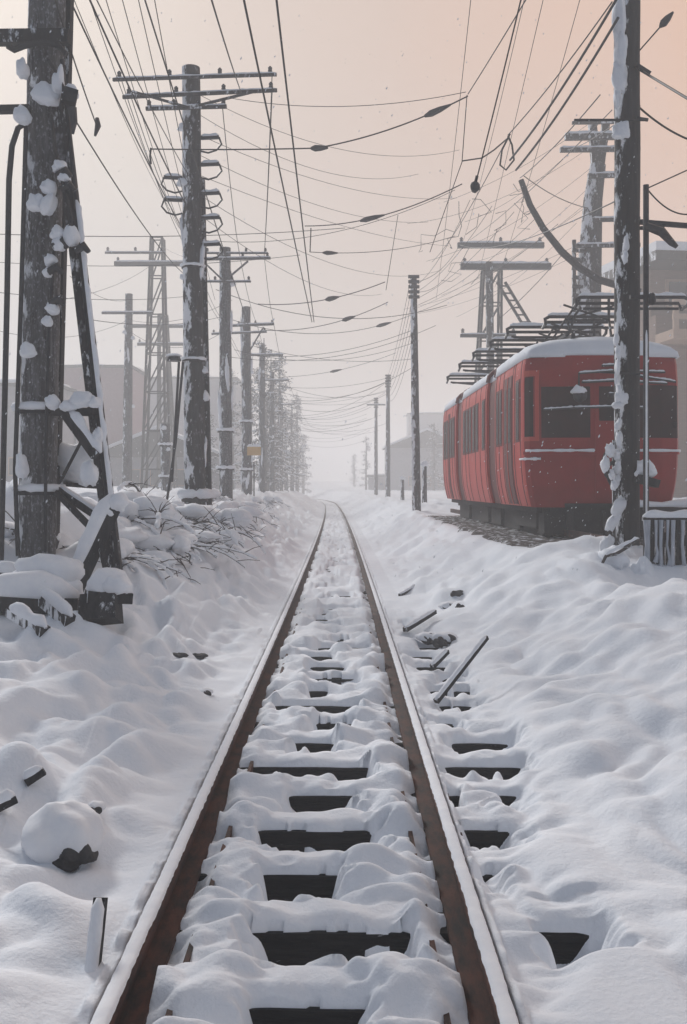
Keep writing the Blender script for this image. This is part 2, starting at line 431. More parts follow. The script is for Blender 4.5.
# ------------------------------------------------------------------ camera, light, sky, air
cam = bpy.data.cameras.new('camera'); co_ = bpy.data.objects.new('camera', cam); C.objects.link(co_)
co_.location = (0, 0, CAMZ); co_.rotation_euler = (math.radians(90), 0, 0)
cam.sensor_fit = 'VERTICAL'; cam.sensor_height = 36; cam.lens = F/1024*36; cam.shift_y = -(512-HY)/1024
cam.clip_end = 5000; cam.clip_start = .05
sc.camera = co_
SUN_DIR = Vector((-.38, .80, .50)).normalized()        # towards the light behind the cloud
sl = bpy.data.lights.new('sun', 'SUN'); sl.energy = 2.7; sl.angle = math.radians(12); sl.color = (1, .985, .97)
so = bpy.data.objects.new('sun', sl); C.objects.link(so); so.rotation_euler = (-SUN_DIR).to_track_quat('-Z', 'Y').to_euler()
w = bpy.data.worlds.new('World'); sc.world = w; w.use_nodes = True
nt = w.node_tree; N = nt.nodes; L = nt.links
bg = N['Background']
sky = N.new('ShaderNodeTexSky'); sky.sky_type = 'NISHITA'; sky.sun_disc = False
sky.sun_elevation = math.asin(SUN_DIR.z); sky.sun_rotation = math.atan2(SUN_DIR.x, SUN_DIR.y)
sky.dust_density = 4; sky.air_density = 1
# cloud deck: grey pink overhead-left, warm towards the right
tc = N.new('ShaderNodeTexCoord'); sep = N.new('ShaderNodeSeparateXYZ'); L.new(tc.outputs['Generated'], sep.inputs[0])
def math_node(op, a, b):
    n = N.new('ShaderNodeMath'); n.operation = op
    for i, q in enumerate((a, b)):
        if isinstance(q, (int, float)): n.inputs[i].default_value = q
        else: L.new(q, n.inputs[i])
    return n.outputs[0]
dot = N.new('ShaderNodeVectorMath'); dot.operation = 'DOT_PRODUCT'; L.new(tc.outputs['Generated'], dot.inputs[0])
dot.inputs[1].default_value = Vector((.62, .72, .50)).normalized()
ns = N.new('ShaderNodeTexNoise'); ns.inputs['Scale'].default_value = 1.6; ns.inputs['Detail'].default_value = 5; L.new(tc.outputs['Generated'], ns.inputs['Vector'])
fac = math_node('ADD', dot.outputs['Value'], math_node('MULTIPLY', math_node('SUBTRACT', ns.outputs['Fac'], .5), .16))
ramp = N.new('ShaderNodeValToRGB'); L.new(fac, ramp.inputs['Fac'])
els = ramp.color_ramp.elements
els[0].position = 0; els[0].color = (1.7, 2.05, 2.75, 1)  # unseen sky behind the camera, made darker and bluer to shade the snow
els[1].position = 1.0; els[1].color = (10.0, 5.4, 3.0, 1)
for p, c in ((.35, (4.4, 5.0, 5.9)), (.66, (6.5, 6.0, 5.75)), (.86, (7.8, 5.9, 4.9)), (.95, (9.2, 6.0, 4.4))):
    e = els.new(p); e.color = (*c, 1)
mx = N.new('ShaderNodeMixRGB'); mx.inputs['Fac'].default_value = .9
L.new(sky.outputs['Color'], mx.inputs['Color1']); L.new(ramp.outputs['Color'], mx.inputs['Color2'])
L.new(mx.outputs['Color'], bg.inputs['Color']); bg.inputs['Strength'].default_value = .092
sc.view_settings.view_transform = 'Standard'; sc.view_settings.look = 'None'; sc.view_settings.exposure = -0.10; sc.view_settings.gamma = 1
sc.cycles.volume_bounces = 4; sc.cycles.max_bounces = 8; sc.cycles.use_denoising = True
hz = MB().box((0, 300, 11.2), (260, 640, 26.4)).build('haze', None, smooth=False)
hm = bpy.data.materials.new('winter_mist'); hm.use_nodes = True
n_ = hm.node_tree.nodes; n_.remove(n_['Principled BSDF'])
pv = n_.new('ShaderNodeVolumePrincipled'); pv.inputs['Density'].default_value = .0063; pv.inputs['Color'].default_value = (.975, .98, .985, 1); pv.inputs['Anisotropy'].default_value = .25
hm.node_tree.links.new(pv.outputs[0], n_['Material Output'].inputs['Volume'])
hz.data.materials.append(hm); tag(hz, kind='stuff')
# ------------------------------------------------------------------ utility poles
def insul(mb, p, h=.16, r=.05):
    p = Vector(p)
    for i, (rr, zz) in enumerate(((.4, 0), (1, .28), (.55, .42), (1, .62), (.5, .8))):
        mb.tube([p+Vector((0, 0, h*zz)), p+Vector((0, 0, h*(zz+.2)))], r*rr, 7)
def clumps(base, top, r, n, seed, zr=(0, 1), size=(.5, 1.1)):
    """wind-blown snow stuck on the sides of a pole"""
    rr = random.Random(seed); out = []
    for i in range(n):
        t = rr.uniform(*zr); p = Vector(base).lerp(Vector(top), t)
        a = rr.choice([rr.uniform(3.4, 6.1), rr.uniform(2.7, 3.9), rr.uniform(-.6, .4)])
        k = r*rr.uniform(*size); q = p+Vector((math.cos(a)*r*.95, math.sin(a)*r*.95, 0))
        if rr.random() < .55: out.append(MB().blob(q, (k*.26, k*.3, k*rr.uniform(1.3, 3.2)), seed+i, .35, 12, 13, rot=(0, rr.uniform(-.12, .12), 0)))
        else: out.append(MB().blob(q, (k*.6, k*.5, k*rr.uniform(.5, .9)), seed+i, .2, 14, 10, flatb=.35, rot=(0, rr.uniform(-.25, .25), 0)))
    return out
def pole(lab, base, top, r0, r1, arms=(), m='pole', nclump=6, seed=0, steps=0, group='wooden poles beside the track', name='utility_pole', rings=(), braces=(), cl_zr=(.03, .95), ins=True, csize=(.5, 1.1)):
    base = Vector(base); top = Vector(top)
    e = empty(name, base, lab, 'pole', group); off = base
    n = 14; pts = [base.lerp(top, i/n)+Vector((R(-.006, .006), R(-.006, .006), 0)) for i in range(n+1)]
    pts[0] = pts[0]-Vector((0, 0, .5))
    MB().tube(pts, [r0+(r1-r0)*i/n for i in range(n+1)], 18).build('shaft', M[m], e, off)
    for (z, xl, xr, th, dy, tilt) in arms:
        p = base.lerp(top, z); yv = p.y-r0-.02+dy
        a = Vector((p.x+xl, yv, p.z-tilt*.5)); b = Vector((p.x+xr, yv, p.z+tilt*.5))
        arm = MB().bar(a, b, th*.9, th).build('crossarm', M[m], e, off, smooth=False)
        MB().ridge(a+Vector((0, 0, th*.5)), b+Vector((0, 0, th*.5)), th*1.1, th*.5, seed+z*9).build('snow_ridge', M['snowc'], arm, (0, 0, 0) if False else off)
        if ins:
            L_ = (b-a).length; k = 4 if L_ > 1.6 else 2
            for q in range(k):
                t = (.04+.92*q/(k-1)); p2 = a.lerp(b, t)+Vector((0, 0, th*.5)); mb = MB(); insul(mb, p2); mb.build('insulator', M['ceramic'], e, off)
    for (z0, x0, z1, x1, th) in braces:
        p0 = base.lerp(top, z0)+Vector((x0, -r0-.05, 0)); p1 = base.lerp(top, z1)+Vector((x1, -r0-.05, 0))
        MB().bar(p0, p1, th, th*.6).build('brace', M[m], e, off, smooth=False)
    for (z, th, rr_) in rings:
        p = base.lerp(top, z); rad = (r0+(r1-r0)*z)*rr_
        b_ = MB().tube([p-Vector((0, 0, th/2)), p+Vector((0, 0, th/2))], rad, 18).build('band', M['metal'], e, off)
        mb = MB(); q = []
        for k in range(25):
            a = 2*math.pi*k/24; q.append(p+Vector((math.cos(a)*rad, math.sin(a)*rad, th*.55)))
        mb.tube(q, [th*.55*(1+R(-.35, .35)) for _ in q], 7).build('snow_ring', M['snowc'], b_, off)
    for mb in clumps(base, top, (r0+r1)/2, nclump, seed+31, cl_zr, csize): mb.build('snow_clump', M['snowc'], e, off)
    return e
def hook_brackets(e, base, top, zs, r, side, seed=0):
    off = Vector(base)
    for i, z in enumerate(zs):
        p = Vector(base).lerp(Vector(top), z)
        a = p+Vector((side*r, -.05, 0)); b = a+Vector((side*.42, 0, .02))
        k = MB().bar(a, b, .07, .07)
        k.tube([b, b+Vector((side*.06, 0, -.16)), b+Vector((-side*.06, 0, -.30)), b+Vector((-side*.25, 0, -.36)), a+Vector((0, 0, -.30))], .022, 6)
        k = k.build('bracket', M['metal'], e, off, smooth=False)
        MB().ridge(a+Vector((0, 0, .035)), b+Vector((0, 0, .035)), .09, .06, seed+i).build('snow_ridge', M['snowc'], k, off)

# second pole (the tall one with three arms)
B2 = P(195, 507, 22); B2.z -= .1; T2 = P(191, 68, 22)
p2 = pole('tall dark wooden pole left of the track with three crossarms and looped brackets', B2, T2, .25, .21,
     arms=((.968, -1.75, 2.0, .065, 0, .12), (.935, -1.55, 2.0, .07, .1, .16), (.90, -1.0, .85, .075, 0, .05)), m='pole2', nclump=9, seed=2,
     rings=((.03, .18, 1.25), (.34, .06, 1.15), (.55, .06, 1.15)), braces=((.90, .05, .935, 1.5, .07), (.90, -.05, .935, -1.3, .07)))
hook_brackets(p2, B2, T2, (.84, .78, .715, .66, .60), .22, 1, 3)
hook_brackets(p2, B2, T2, (.75, .70), .22, -1, 8)
MB().bar(P(209, 505, 22.3), P(202, 180, 22.3), .13, .13).build('strut', M['pole2'], p2, B2, smooth=False)
# third, fourth, fifth
B3 = P(226, 499, 34); T3 = P(225, 248, 34)
pole('wooden pole with a wide bracketed crossarm standing just behind the tall three-armed one', B3, T3, .24, .20, m='pole', nclump=7, seed=5,
     arms=((.95, -1.2, 1.65, .085, 0, .05), (.975, -.7, 1.55, .055, .1, 0), (.86, -1.0, .95, .06, 0, 0)), braces=((.86, .0, .94, .85, .09), (.86, 0, .94, -.75, .09)), rings=((.12, .1, 1.3), (.27, .1, 1.3)), csize=(.6, 1.3))
B4 = P(247, 499, 45); T4 = P(246, 307, 45)
pole('shorter bare-topped wooden pole, third back along the left bank', B4, T4, .25, .21, m='pole', nclump=7, seed=6,
     arms=((.90, -1.2, 1.35, .10, 0, .1), (.86, -1.6, 1.0, .08, 0, .1)), braces=((.74, .05, .89, .85, .1),), rings=((.15, .1, 1.3), (.4, .1, 1.3)), csize=(.6, 1.4))
for i, (px, yt, d) in enumerate(((262, 345, 58), (272, 372, 72), (281, 398, 92))):
    b = P(px, 496, d); pole(['faint pole with one crossarm near the start of the left tree row', 'fainter pole in the mist among the left trees', 'faintest thin pole deep in the mist on the left'][i], b, P(px, yt, d), .22, .17, m='pole', nclump=4, seed=20+i,
         arms=((.93, -1.2, 1.3, .12, 0, 0),), ins=False)
# sign on the fourth pole's side
sg = empty('track_sign', P(253, 470, 43.5), 'small yellow plate on a thin post beside the left bank pole', 'sign'); o_ = sg.location
MB().bar(P(254, 500, 43.5), P(254, 462, 43.5), .06, .06).build('post', M['metal'], sg, o_)
MB().box(P(254, 451, 43.4), (.62, .05, .40)).build('plate', M['yellow'], sg, o_, smooth=False)
MB().ridge(P(247, 446.5, 43.4), P(261, 446.5, 43.4), .12, .10, 3).build('snow_ridge', M['snowc'], sg, o_)

# first pole, the big one
B1 = P(37, 556, 12.5); T1 = P(48, -40, 12.5)
p1 = pole('thick frosted pole at the left edge wrapped with pipes and snow lumps', B1, T1, .24, .235, m='pole', nclump=0, seed=1, rings=((.108, .09, 1.28), (.243, .09, 1.25)), group='wooden poles beside the track')
D = 12.2
def lump(px, py, rx, ry, seed, d=D, dep=.12, par=p1, off=B1, rot=0):
    k = d/F
    MB().blob(P(px, py, d), (rx*k, dep, ry*k*1.2), seed, .16, 20, 13, flatb=.45, rot=(R(-.3, .3), rot+R(-.4, .4), 0)).build('snow_lump', M['snowc'], par, off)
# strut behind, inclined timber, pipes
MB().bar(P(50, 556, 12.85), P(66, -40, 12.85), .20, .16).build('rear_post', M['black'], p1, B1, smooth=False)
st1 = MB().bar(P(117, 590, 12.3), P(60, 104, 12.3), .18, .14).build('leaning_strut', M['pole2'], p1, B1, smooth=False)
MB().tube([P(62, 60, 12.2), P(74, 180, 12.2), P(88, 330, 12.2), P(104, 470, 12.2), P(119, 588, 12.2)], .028, 8).build('conduit', M['metal'], p1, B1)
MB().ridge(P(76, 200, 12.15), P(110, 500, 12.15), .07, .05, 4, n=40).build('snow_ridge', M['snowc'], st1, B1)
MB().tube([P(26, 123, 12.1), P(18, 128, 12.1), P(12, 146, 12.1), P(9, 180, 12.1), P(7, 300, 12.1), P(3, 475, 12.1), P(1, 560, 12.1)], .036, 10).build('bent_pipe', M['metal'], p1, B1)
MB().tube([P(26, 125, 12.2), P(21, 300, 12.2), P(15, 470, 12.2), P(18, 556, 12.2)], .03, 8).build('conduit', M['metal'], p1, B1)
MB().tube([P(55, 235, 12.2), P(49, 330, 12.2), P(46, 440, 12.2), P(45, 552, 12.2)], .022, 8).build('conduit', M['metal'], p1, B1)
a1 = MB().bar(P(-30, 38, 12.4), P(70, 37, 12.2), .14, .17).build('top_arm', M['black'], p1, B1, smooth=False)
MB().tube([P(8, 46, 12.0), P(14, 50, 12.0), P(24, 46, 12.0), P(40, 42, 12.0), P(58, 45, 12.0), P(66, 55, 12.0)], .04, 8).build('cable_loop', M['wire'], p1, B1)
MB().bar(P(-20, 110, 12.2), P(30, 109, 12.2), .10, .09).build('side_arm', M['black'], p1, B1, smooth=False)
MB().tube([P(52, 120, 12.0), P(55, 150, 12.0), P(62, 180, 12.0), P(72, 220, 12.0), P(66, 240, 12.0)], .022, 7).build('cable_loop', M['wire'], p1, B1)
MB().tube([P(48, 60, 12.0), P(58, 75, 12.0), P(64, 90, 12.0), P(60, 110, 12.0)], .025, 7).build('cable_loop', M['wire'], p1, B1)
b_ = MB().box(P(70, 97, 12.0), (.17, .18, .17), (0, .2, .3)).build('junction_box', M['metal'], p1, B1, smooth=False)
MB().tube([P(72, 108, 12.0), P(74, 122, 12.0), P(73, 134, 12.0)], [.06, .045, .015], 8).build('insulator', M['ceramic'], p1, B1)
for k, (px, py, rx, ry) in enumerate(((22, 72, 6, 11), (23, 118, 8, 12), (46, 98, 15, 13), (58, 88, 6, 16), (70, 94, 8, 8), (36, 206, 9, 10), (48, 190, 8, 9), (47, 208, 7, 13), (60, 168, 8, 6), (64, 180, 7, 6),
        (72, 240, 8, 12), (58, 236, 7, 9), (60, 247, 7, 8), (51, 262, 6, 7), (47, 274, 4, 6), (52, 310, 7, 7), (47, 323, 5, 6), (29, 353, 8, 9), (22, 470, 6, 15), (53, 404, 7, 8), (68, 408, 9, 6), (83, 402, 13, 9), (95, 404, 6, 7))):
    lump(px, py, rx, ry, 40+k, d=12.05)
MB().bar(P(52, 412, 12.2), P(100, 412, 12.2), .10, .10).build('tie_bar', M['black'], p1, B1, smooth=False)
# insulator and hook fittings around the pole
for (px, py) in ((62, 172), (66, 186), (58, 243), (80, 247), (53, 268), (55, 300)):
    MB().tube([P(px-5, py+4, 12.0), P(px+4, py-1, 12.0), P(px+9, py+5, 12.0)], [.05, .06, .03], 8).build('fitting', M['metal'], p1, B1)

# broken timber heap at the foot of the first pole
def timber(lab, p0, p1, w, h, m='black', seed=0, snowy=True, sh=.09, group='broken timbers heaped at the first pole', name='timber', cat='timber', sw=1.0, up=(0, 0, 1)):
    p0 = Vector(p0); p1 = Vector(p1)
    o = MB().bar(p0, p1, w, h, taper=.92, up=up).build(name, M[m], None, p0, smooth=False); tag(o, lab, cat, group)
    if snowy:
        d = (p1-p0).normalized(); side = d.cross(Vector((0, 0, 1))); upv = side.normalized().cross(d) if side.length > .05 else Vector((0, -1, 0))
        MB().ridge(p0+upv*h*.48, p1+upv*h*.48, w*1.05*sw, sh, seed).build('snow_ridge', M['snowc'], o, p0)
    return o
D = 11.6
timber('thick leaning timber with a snow lump on its head beside the first pole', P(70, 598, 11.2), P(117, 498, 11.6), .17, .17, seed=3, sh=.10)
timber('short snow-topped brace slanting from the tie bar down to the strut', P(97, 456, 12.0), P(66, 414, 12.1), .13, .12, seed=5, sh=.08)
timber('thin black brace crossing behind the leaning timber', P(103, 540, 12.1), P(56, 492, 12.3), .07, .07, seed=6, snowy=False)
timber('thin dark rod slanting up to the brace from the lower band', P(60, 482, 12.2), P(83, 438, 12.2), .035, .035, seed=7, snowy=False)
timber('dark plank tilted behind the first pole under a snow hump', P(62, 484, 13.0), P(100, 487, 13.2), .3, .06, seed=8, sh=.5, sw=1.0)
timber('dark plank slanting between band and strut', P(58, 490, 12.4), P(103, 520, 12.4), .12, .1, seed=9, sh=.05)
timber('thin upright stake to the right of the leaning timber', P(118, 566, 11.3), P(109, 505, 11.7), .045, .045, seed=10, snowy=False)
timber('short stake leaning in front of the heap', P(107, 576, 11.2), P(98, 535, 11.4), .05, .05, seed=11, snowy=False)
timber('flat snow-capped beam end at the right of the heap', P(86, 596, 10.6), P(131, 598, 10.8), .24, .13, seed=12, sh=.24)
timber('upright stump block under the beam end', P(101, 622, 10.6), P(101, 596, 10.7), .42, .36, seed=13, snowy=False, up=(0, 1, 0))
timber('dark beam lying under a drift at the left edge', P(-20, 600, 10.6), P(78, 606, 10.8), .25, .2, seed=14, sh=.22, sw=1.2)
timber('slanting snow-lined beam running down through the drift', P(70, 622, 10.3), P(24, 583, 10.9), .12, .14, seed=15, sh=.08)
timber('low dark plank showing under the drift below the heap', P(45, 632, 9.8), P(10, 612, 10.2), .12, .1, seed=16, sh=.10)
timber('black slab end under snow at the far left', P(-10, 576, 11.5), P(22, 578, 11.6), .25, .12, seed=17, sh=.2)
o = MB()
for k, (px, py, rx, ry, dd) in enumerate(((118, 502, 10, 9, 11.55), (108, 513, 8, 9, 11.55), (118, 585, 14, 9, 10.6), (50, 572, 34, 17, 11.0), (30, 590, 42, 18, 10.9), (70, 590, 12, 12, 10.9), (90, 474, 9, 12, 12.0), (76, 462, 26, 20, 13.0), (98, 437, 5, 9, 12.1))):
    kk = dd/F
    tag(MB().blob(P(px, py, dd), (rx*kk, .25 if rx > 14 else .13, ry*kk), 90+k, .22, 18, 11).build('snow_lump', M['snowc'], None, P(px, py, dd)),
        ['round snow ball on the head of the leaning timber', 'snow knob just below the head of the leaning timber', 'snow wedge on the flat beam end', 'big snow drift draped over the timber heap', 'snow drift at the left edge over the dark beam', 'snow lump where the leaning timber meets the heap', 'snow lump on the foot of the strut', 'smooth snow hump filling the gap behind the strut', 'small snow lump on the short brace end'][k], 'snow lump', 'snow lumps on the timber heap')

# ------------------------------------------------------------------ right poles
BR = P(627, 560, 15); TR = P(627, -30, 15)
pr = pole('big black pole in front of the red train with snow blown on its left side', BR, TR, .195, .20, m='black', nclump=0, seed=4, group='wooden poles beside the track', name='utility_pole')
def lumpR(px, py, rx, ry, seed, d=14.78, rot=0, dep=.07):
    k = d/F; MB().blob(P(px, py, d), (rx*k, dep, ry*k), seed, .32, 14, 15, rot=(0, rot, 0)).build('snow_lump', M['snowc'], pr, BR)
for k, (px, py, rx, ry, rot) in enumerate(((619, 18, 6, 28, 0), (621, 52, 6, 20, .1), (620, 76, 7, 18, -.1), (617, 98, 3, 10, 0), (622, 130, 9, 8, .5), (619, 134, 6, 5, 0), (626, 244, 3, 9, .1), (625, 257, 2.5, 6, 0), (616, 340, 2.5, 6, 0), (618, 352, 3, 7, 0), (617, 370, 2, 12, .1), (619, 392, 2.5, 9, 0),
        (621, 398, 7, 6, .6), (618, 405, 6, 4, 0), (618, 425, 3, 6, .3), (619, 440, 3, 8, 0), (617, 455, 3, 5, 0), (617, 468, 4, 6, .3), (617, 480, 3, 5, 0), (618, 508, 6, 11, .4), (613, 522, 5, 10, .6), (616, 560, 8, 14, 0), (640, 572, 16, 20, 0), (606, 545, 6, 10, .4))):
    lumpR(px, py, rx, ry, 60+k, rot=rot)
# tangled fittings on its left at the height of the train floor
for k, pts in enumerate((((612, 446), (605, 455), (606, 470), (613, 478)), ((613, 462), (608, 466), (609, 480), (614, 490)), ((614, 452), (608, 448), (603, 460), (606, 475), (612, 482)))):
    MB().tube([P(a, b, 14.8) for a, b in pts], .03, 7).build('fitting', M['metal'], pr, BR)
for k, (px, py, rx, ry) in enumerate(((610, 450, 5, 7), (606, 463, 4, 8), (612, 475, 3, 5), (614, 485, 3, 5))): lumpR(px, py, rx, ry, 160+k, d=14.7)
br_ = MB().bar(P(636, 478, 14.7), P(657, 484, 14.7), .26, .12).build('shelf_bracket', M['black'], pr, BR, smooth=False)
MB().blob(P(646, 472, 14.7), (.17, .14, .19), 77, .25, 14, 9, flatb=.5).build('snow_lump', M['snowc'], br_, BR)
MB().bar(P(636, 118, 14.8), P(648, 120, 14.8), .04).build('step_iron', M['metal'], pr, BR)
for (x0, y0, x1, y1, th) in ((640, 222, 690, 226, .07), (640, 228, 664, 228, .05), (636, 65, 650, 74, .06), (574, 120, 645, 120, .03), (600, 372, 640, 374, .03)):
    MB().bar(P(x0, y0, 14.8), P(x1, y1, 14.8), th).build('arm', M['metal'], pr, BR, smooth=False)
MB().bar(P(614, 560, 14.85), P(614, 440, 14.85), .05, .03).build('snowy_edge_board', M['pole'], pr, BR, smooth=False)
# slim steel post to its right
sp = empty('signal_post', P(646, 560, 14.4), 'slim dark steel post standing right behind the icy fence', 'post'); o_ = sp.location.copy()
MB().tube([P(646, 575, 14.4), P(646, 185, 14.4)], .045, 10).build('shaft', M['metal'], sp, o_)
MB().tube([P(646, 226, 14.4), P(662, 232, 14.3), P(672, 243, 14.2), P(677, 247, 14.2)], [.06, .07, .05, .03], 8).build('bracket_arm', M['metal'], sp, o_)
MB().bar(P(630, 297, 14.4), P(652, 297, 14.4), .06).build('cross_bar', M['metal'], sp, o_)
MB().blob(P(652, 299, 14.35), (.06, .06, .09), 4, .2).build('lamp_cap', M['metal'], sp, o_)
MB().ridge(P(646.5, 560, 14.34), P(646.5, 330, 14.34), .03, .02, 7, n=40).build('snow_line', M['snowc'], sp, o_)
# mid right poles
for i, (px, yt, d, yb, r) in enumerate(((416.5, 276, 38, 506, .18), (388, 375, 72, 500, .19), (376, 398, 92, 498, .19))):
    b = P(px, yb, d); t_ = P(px-3 if i == 0 else px, yt, d)
    e = pole(['slender grey pole with a knobbly top between the track and the train', 'faint straight pole beyond the slender grey one', 'faintest pole in the mist right of the track'][i], b, t_, r, r*.72, m='pole2' if i == 0 else 'pole', nclump=3 if i == 0 else 0, seed=50+i, arms=((.93, -.9, .9, .12, 0, 0),) if i == 2 else (), ins=False, csize=(.4, .8))
    for k in range(5):
        q = b.lerp(t_, .995-.022*k); s_ = (-1)**k
        MB().tube([q+Vector((-.22, -.1, 0)), q+Vector((.22, -.1, 0))], .07, 8).build('insulator', M['ceramic'], e, b)

# ------------------------------------------------------------------ lattice and timber towers in the background
def lattice(lab, base, h, w0, w1, arms, m='metal', lean=0, seed=0, brace_n=7, th=.12):
    base = Vector(base); e = empty('lattice_tower', base, lab, 'tower', 'pylons in the mist')
    legs = []
    for sx in (-1, 1):
        for sy in (-1, 1):
            a = base+Vector((sx*w0/2, sy*w0/2, -1)); b = base+Vector((sx*w1/2+lean, sy*w1/2, h)); legs.append((a, b))
            MB().bar(a, b, th).build('leg', M[m], e, base, smooth=False)
    mb = MB()
    for i in range(brace_n):
        for (p, q) in ((0, 2), (1, 3), (0, 1), (2, 3)):
            t0 = i/brace_n; t1 = (i+1)/brace_n
            mb.bar(legs[p][0].lerp(legs[p][1], t0), legs[q][0].lerp(legs[q][1], t1), th*.55)
            mb.bar(legs[p][0].lerp(legs[p][1], t1), legs[q][0].lerp(legs[q][1], t1), th*.5)
    mb.build('bracing', M[m], e, base, smooth=False)
    for (z, xl, xr, t) in arms:
        c = base+Vector((lean*z/h, -w1/2-.1, z))
        a_ = MB().bar(c+Vector((xl, 0, 0)), c+Vector((xr, 0, 0)), t, t).build('crossarm', M[m], e, base, smooth=False)
        MB().ridge(c+Vector((xl, 0, t/2)), c+Vector((xr, 0, t/2)), t*1.1, t*.4, z).build('snow_ridge', M['snowc'], a_, base)
        mb = MB()
        for k in range(3): insul(mb, c+Vector((xl+(xr-xl)*(k+.1)/2.2, 0, t/2)), .3, .09)
        mb.build('insulator', M['ceramic'], e, base)
    return e
b = P(484, 497, 50); lattice('grey lattice mast with two long crossarms behind the train roof', b, 487/F*0+12.0, 1.5, .9, ((12.0, -1.7, 3.0, .30), (13.1, -1.9, 2.6, .26), (8.4, -1.6, 1.3, .16)), lean=.4)
MB().bar(P(492, 497, 49.4), P(489, 262, 49.4), .36, .3).build('mast', M['pole2'], bpy.data.objects['lattice_tower'], b, smooth=False)
b = P(590, 497, 36); e = empty('timber_tower', b, 'tall tapering forked timber tower behind the train at the right', 'tower', 'pylons in the mist')
MB().tube([P(588, 500, 36), P(588, 300, 36), P(593, 200, 36), P(598, 165, 36)], [.55, .5, .36, .30], 10).build('trunk', M['pole2'], e, b)
MB().bar(P(597, 175, 36), P(592, 122, 36), .34, .3, .8).build('fork', M['pole2'], e, b, smooth=False)
MB().bar(P(598, 175, 36), P(606, 122, 36), .34, .3, .8).build('fork', M['pole2'], e, b, smooth=False)
for (x0, x1, y, th) in ((572, 640, 123, .10), (565, 628, 137, .22), (560, 640, 150, .16), (588, 626, 176, .16), (592, 640, 220, .14), (576, 640, 246, .14)):
    a_ = MB().bar(P(x0, y, 35.6), P(x1, y-1, 35.6), th).build('crossarm', M['pole2'], e, b, smooth=False)
    MB().ridge(P(x0, y-th*12, 35.6), P(x1, y-1-th*12, 35.6), th*1.1, th*.5, y).build('snow_ridge', M['snowc'], a_, b)
for k in range(6):
    MB().bar(P(572, 250+k*9, 35.7), P(592, 252+k*9, 35.7), .12).build('rung', M['pole2'], e, b, smooth=False)
MB().bar(P(574, 240, 35.8), P(574, 330, 35.8), .13).build('ladder_side', M['pole2'], e, b, smooth=False)
b = P(156, 492, 60); lattice('faint leaning lattice pylon far left behind the poles', b, 16, 1.6, .7, ((15.0, -3.2, .6, .12), (14.3, -2.6, 2.2, .26)), lean=.1, th=.14)
b = P(168, 492, 75); lattice('very faint slim lattice pylon farther back on the left', b, 14, 1.4, .6, ((13.0, -3, 3, .2), (11.6, -2, 2, .2)), lean=-.4, th=.14)
b = P(127, 494, 52); pole('faint lone pole with drooping wires far left of the tall pole', b, P(129, 294, 52), .28, .2, m='pole', nclump=6, seed=71, arms=((.90, -1.4, 1.4, .12, 0, 0),), ins=False)
b = P(166, 495, 40); pole('short grey stub pole just left of the tall three-armed pole', b, P(165, 424, 40), .2, .2, m='pole', nclump=5, seed=72, ins=False, rings=((.25, .1, 1.3), (.7, .1, 1.3)))
# lamp on thin twin rods left of the tall pole
b = P(178, 480, 21.5); e = empty('trackside_lamp', b, 'flat-capped lamp on twin thin rods leaning against the tall pole', 'lamp')
MB().tube([P(172, 482, 21.5), P(179, 362, 21.5)], .03, 7).build('rod', M['metal'], e, b); MB().tube([P(167, 500, 21.5), P(176, 440, 21.5), P(183, 362, 21.5)], .03, 7).build('rod', M['metal'], e, b)
MB().tube([P(174, 361, 21.5), P(174, 357, 21.5)], [.17, .14], 14).build('shade', M['metal'], e, b)
MB().blob(P(174, 356, 21.5), (.18, .18, .06), 3, .1, flatb=.2).build('snow_cap', M['snowc'], e, b)
# curved hanging arm over the train
b = P(590, 282, 30); o = MB().tube([P(521, 180, 30), P(530, 205, 30), P(543, 228, 30), P(562, 252, 30), P(580, 268, 30), P(600, 280, 30), P(640, 292, 30)], [.09, .1, .11, .12, .12, .12, .12], 8).build('curved_arm', M['metal'], None, b)
tag(o, 'long curved bracket arm reaching up over the train roof', 'bracket')
# sloping trestle left of it
b = P(512, 318, 46); e = empty('sloping_ladder', b, 'faint ladder-like strut sloping down behind the roof gear', 'ladder')
for s_ in (0, 8):
    MB().bar(P(497+s_, 282, 46), P(523+s_, 325, 46), .12).build('rail', M['metal'], e, b, smooth=False)
for k in range(6): MB().bar(P(499+k*4.6, 286+k*7.2, 46), P(508+k*4.6, 286+k*7.2, 46), .07).build('rung', M['metal'], e, b, smooth=False)

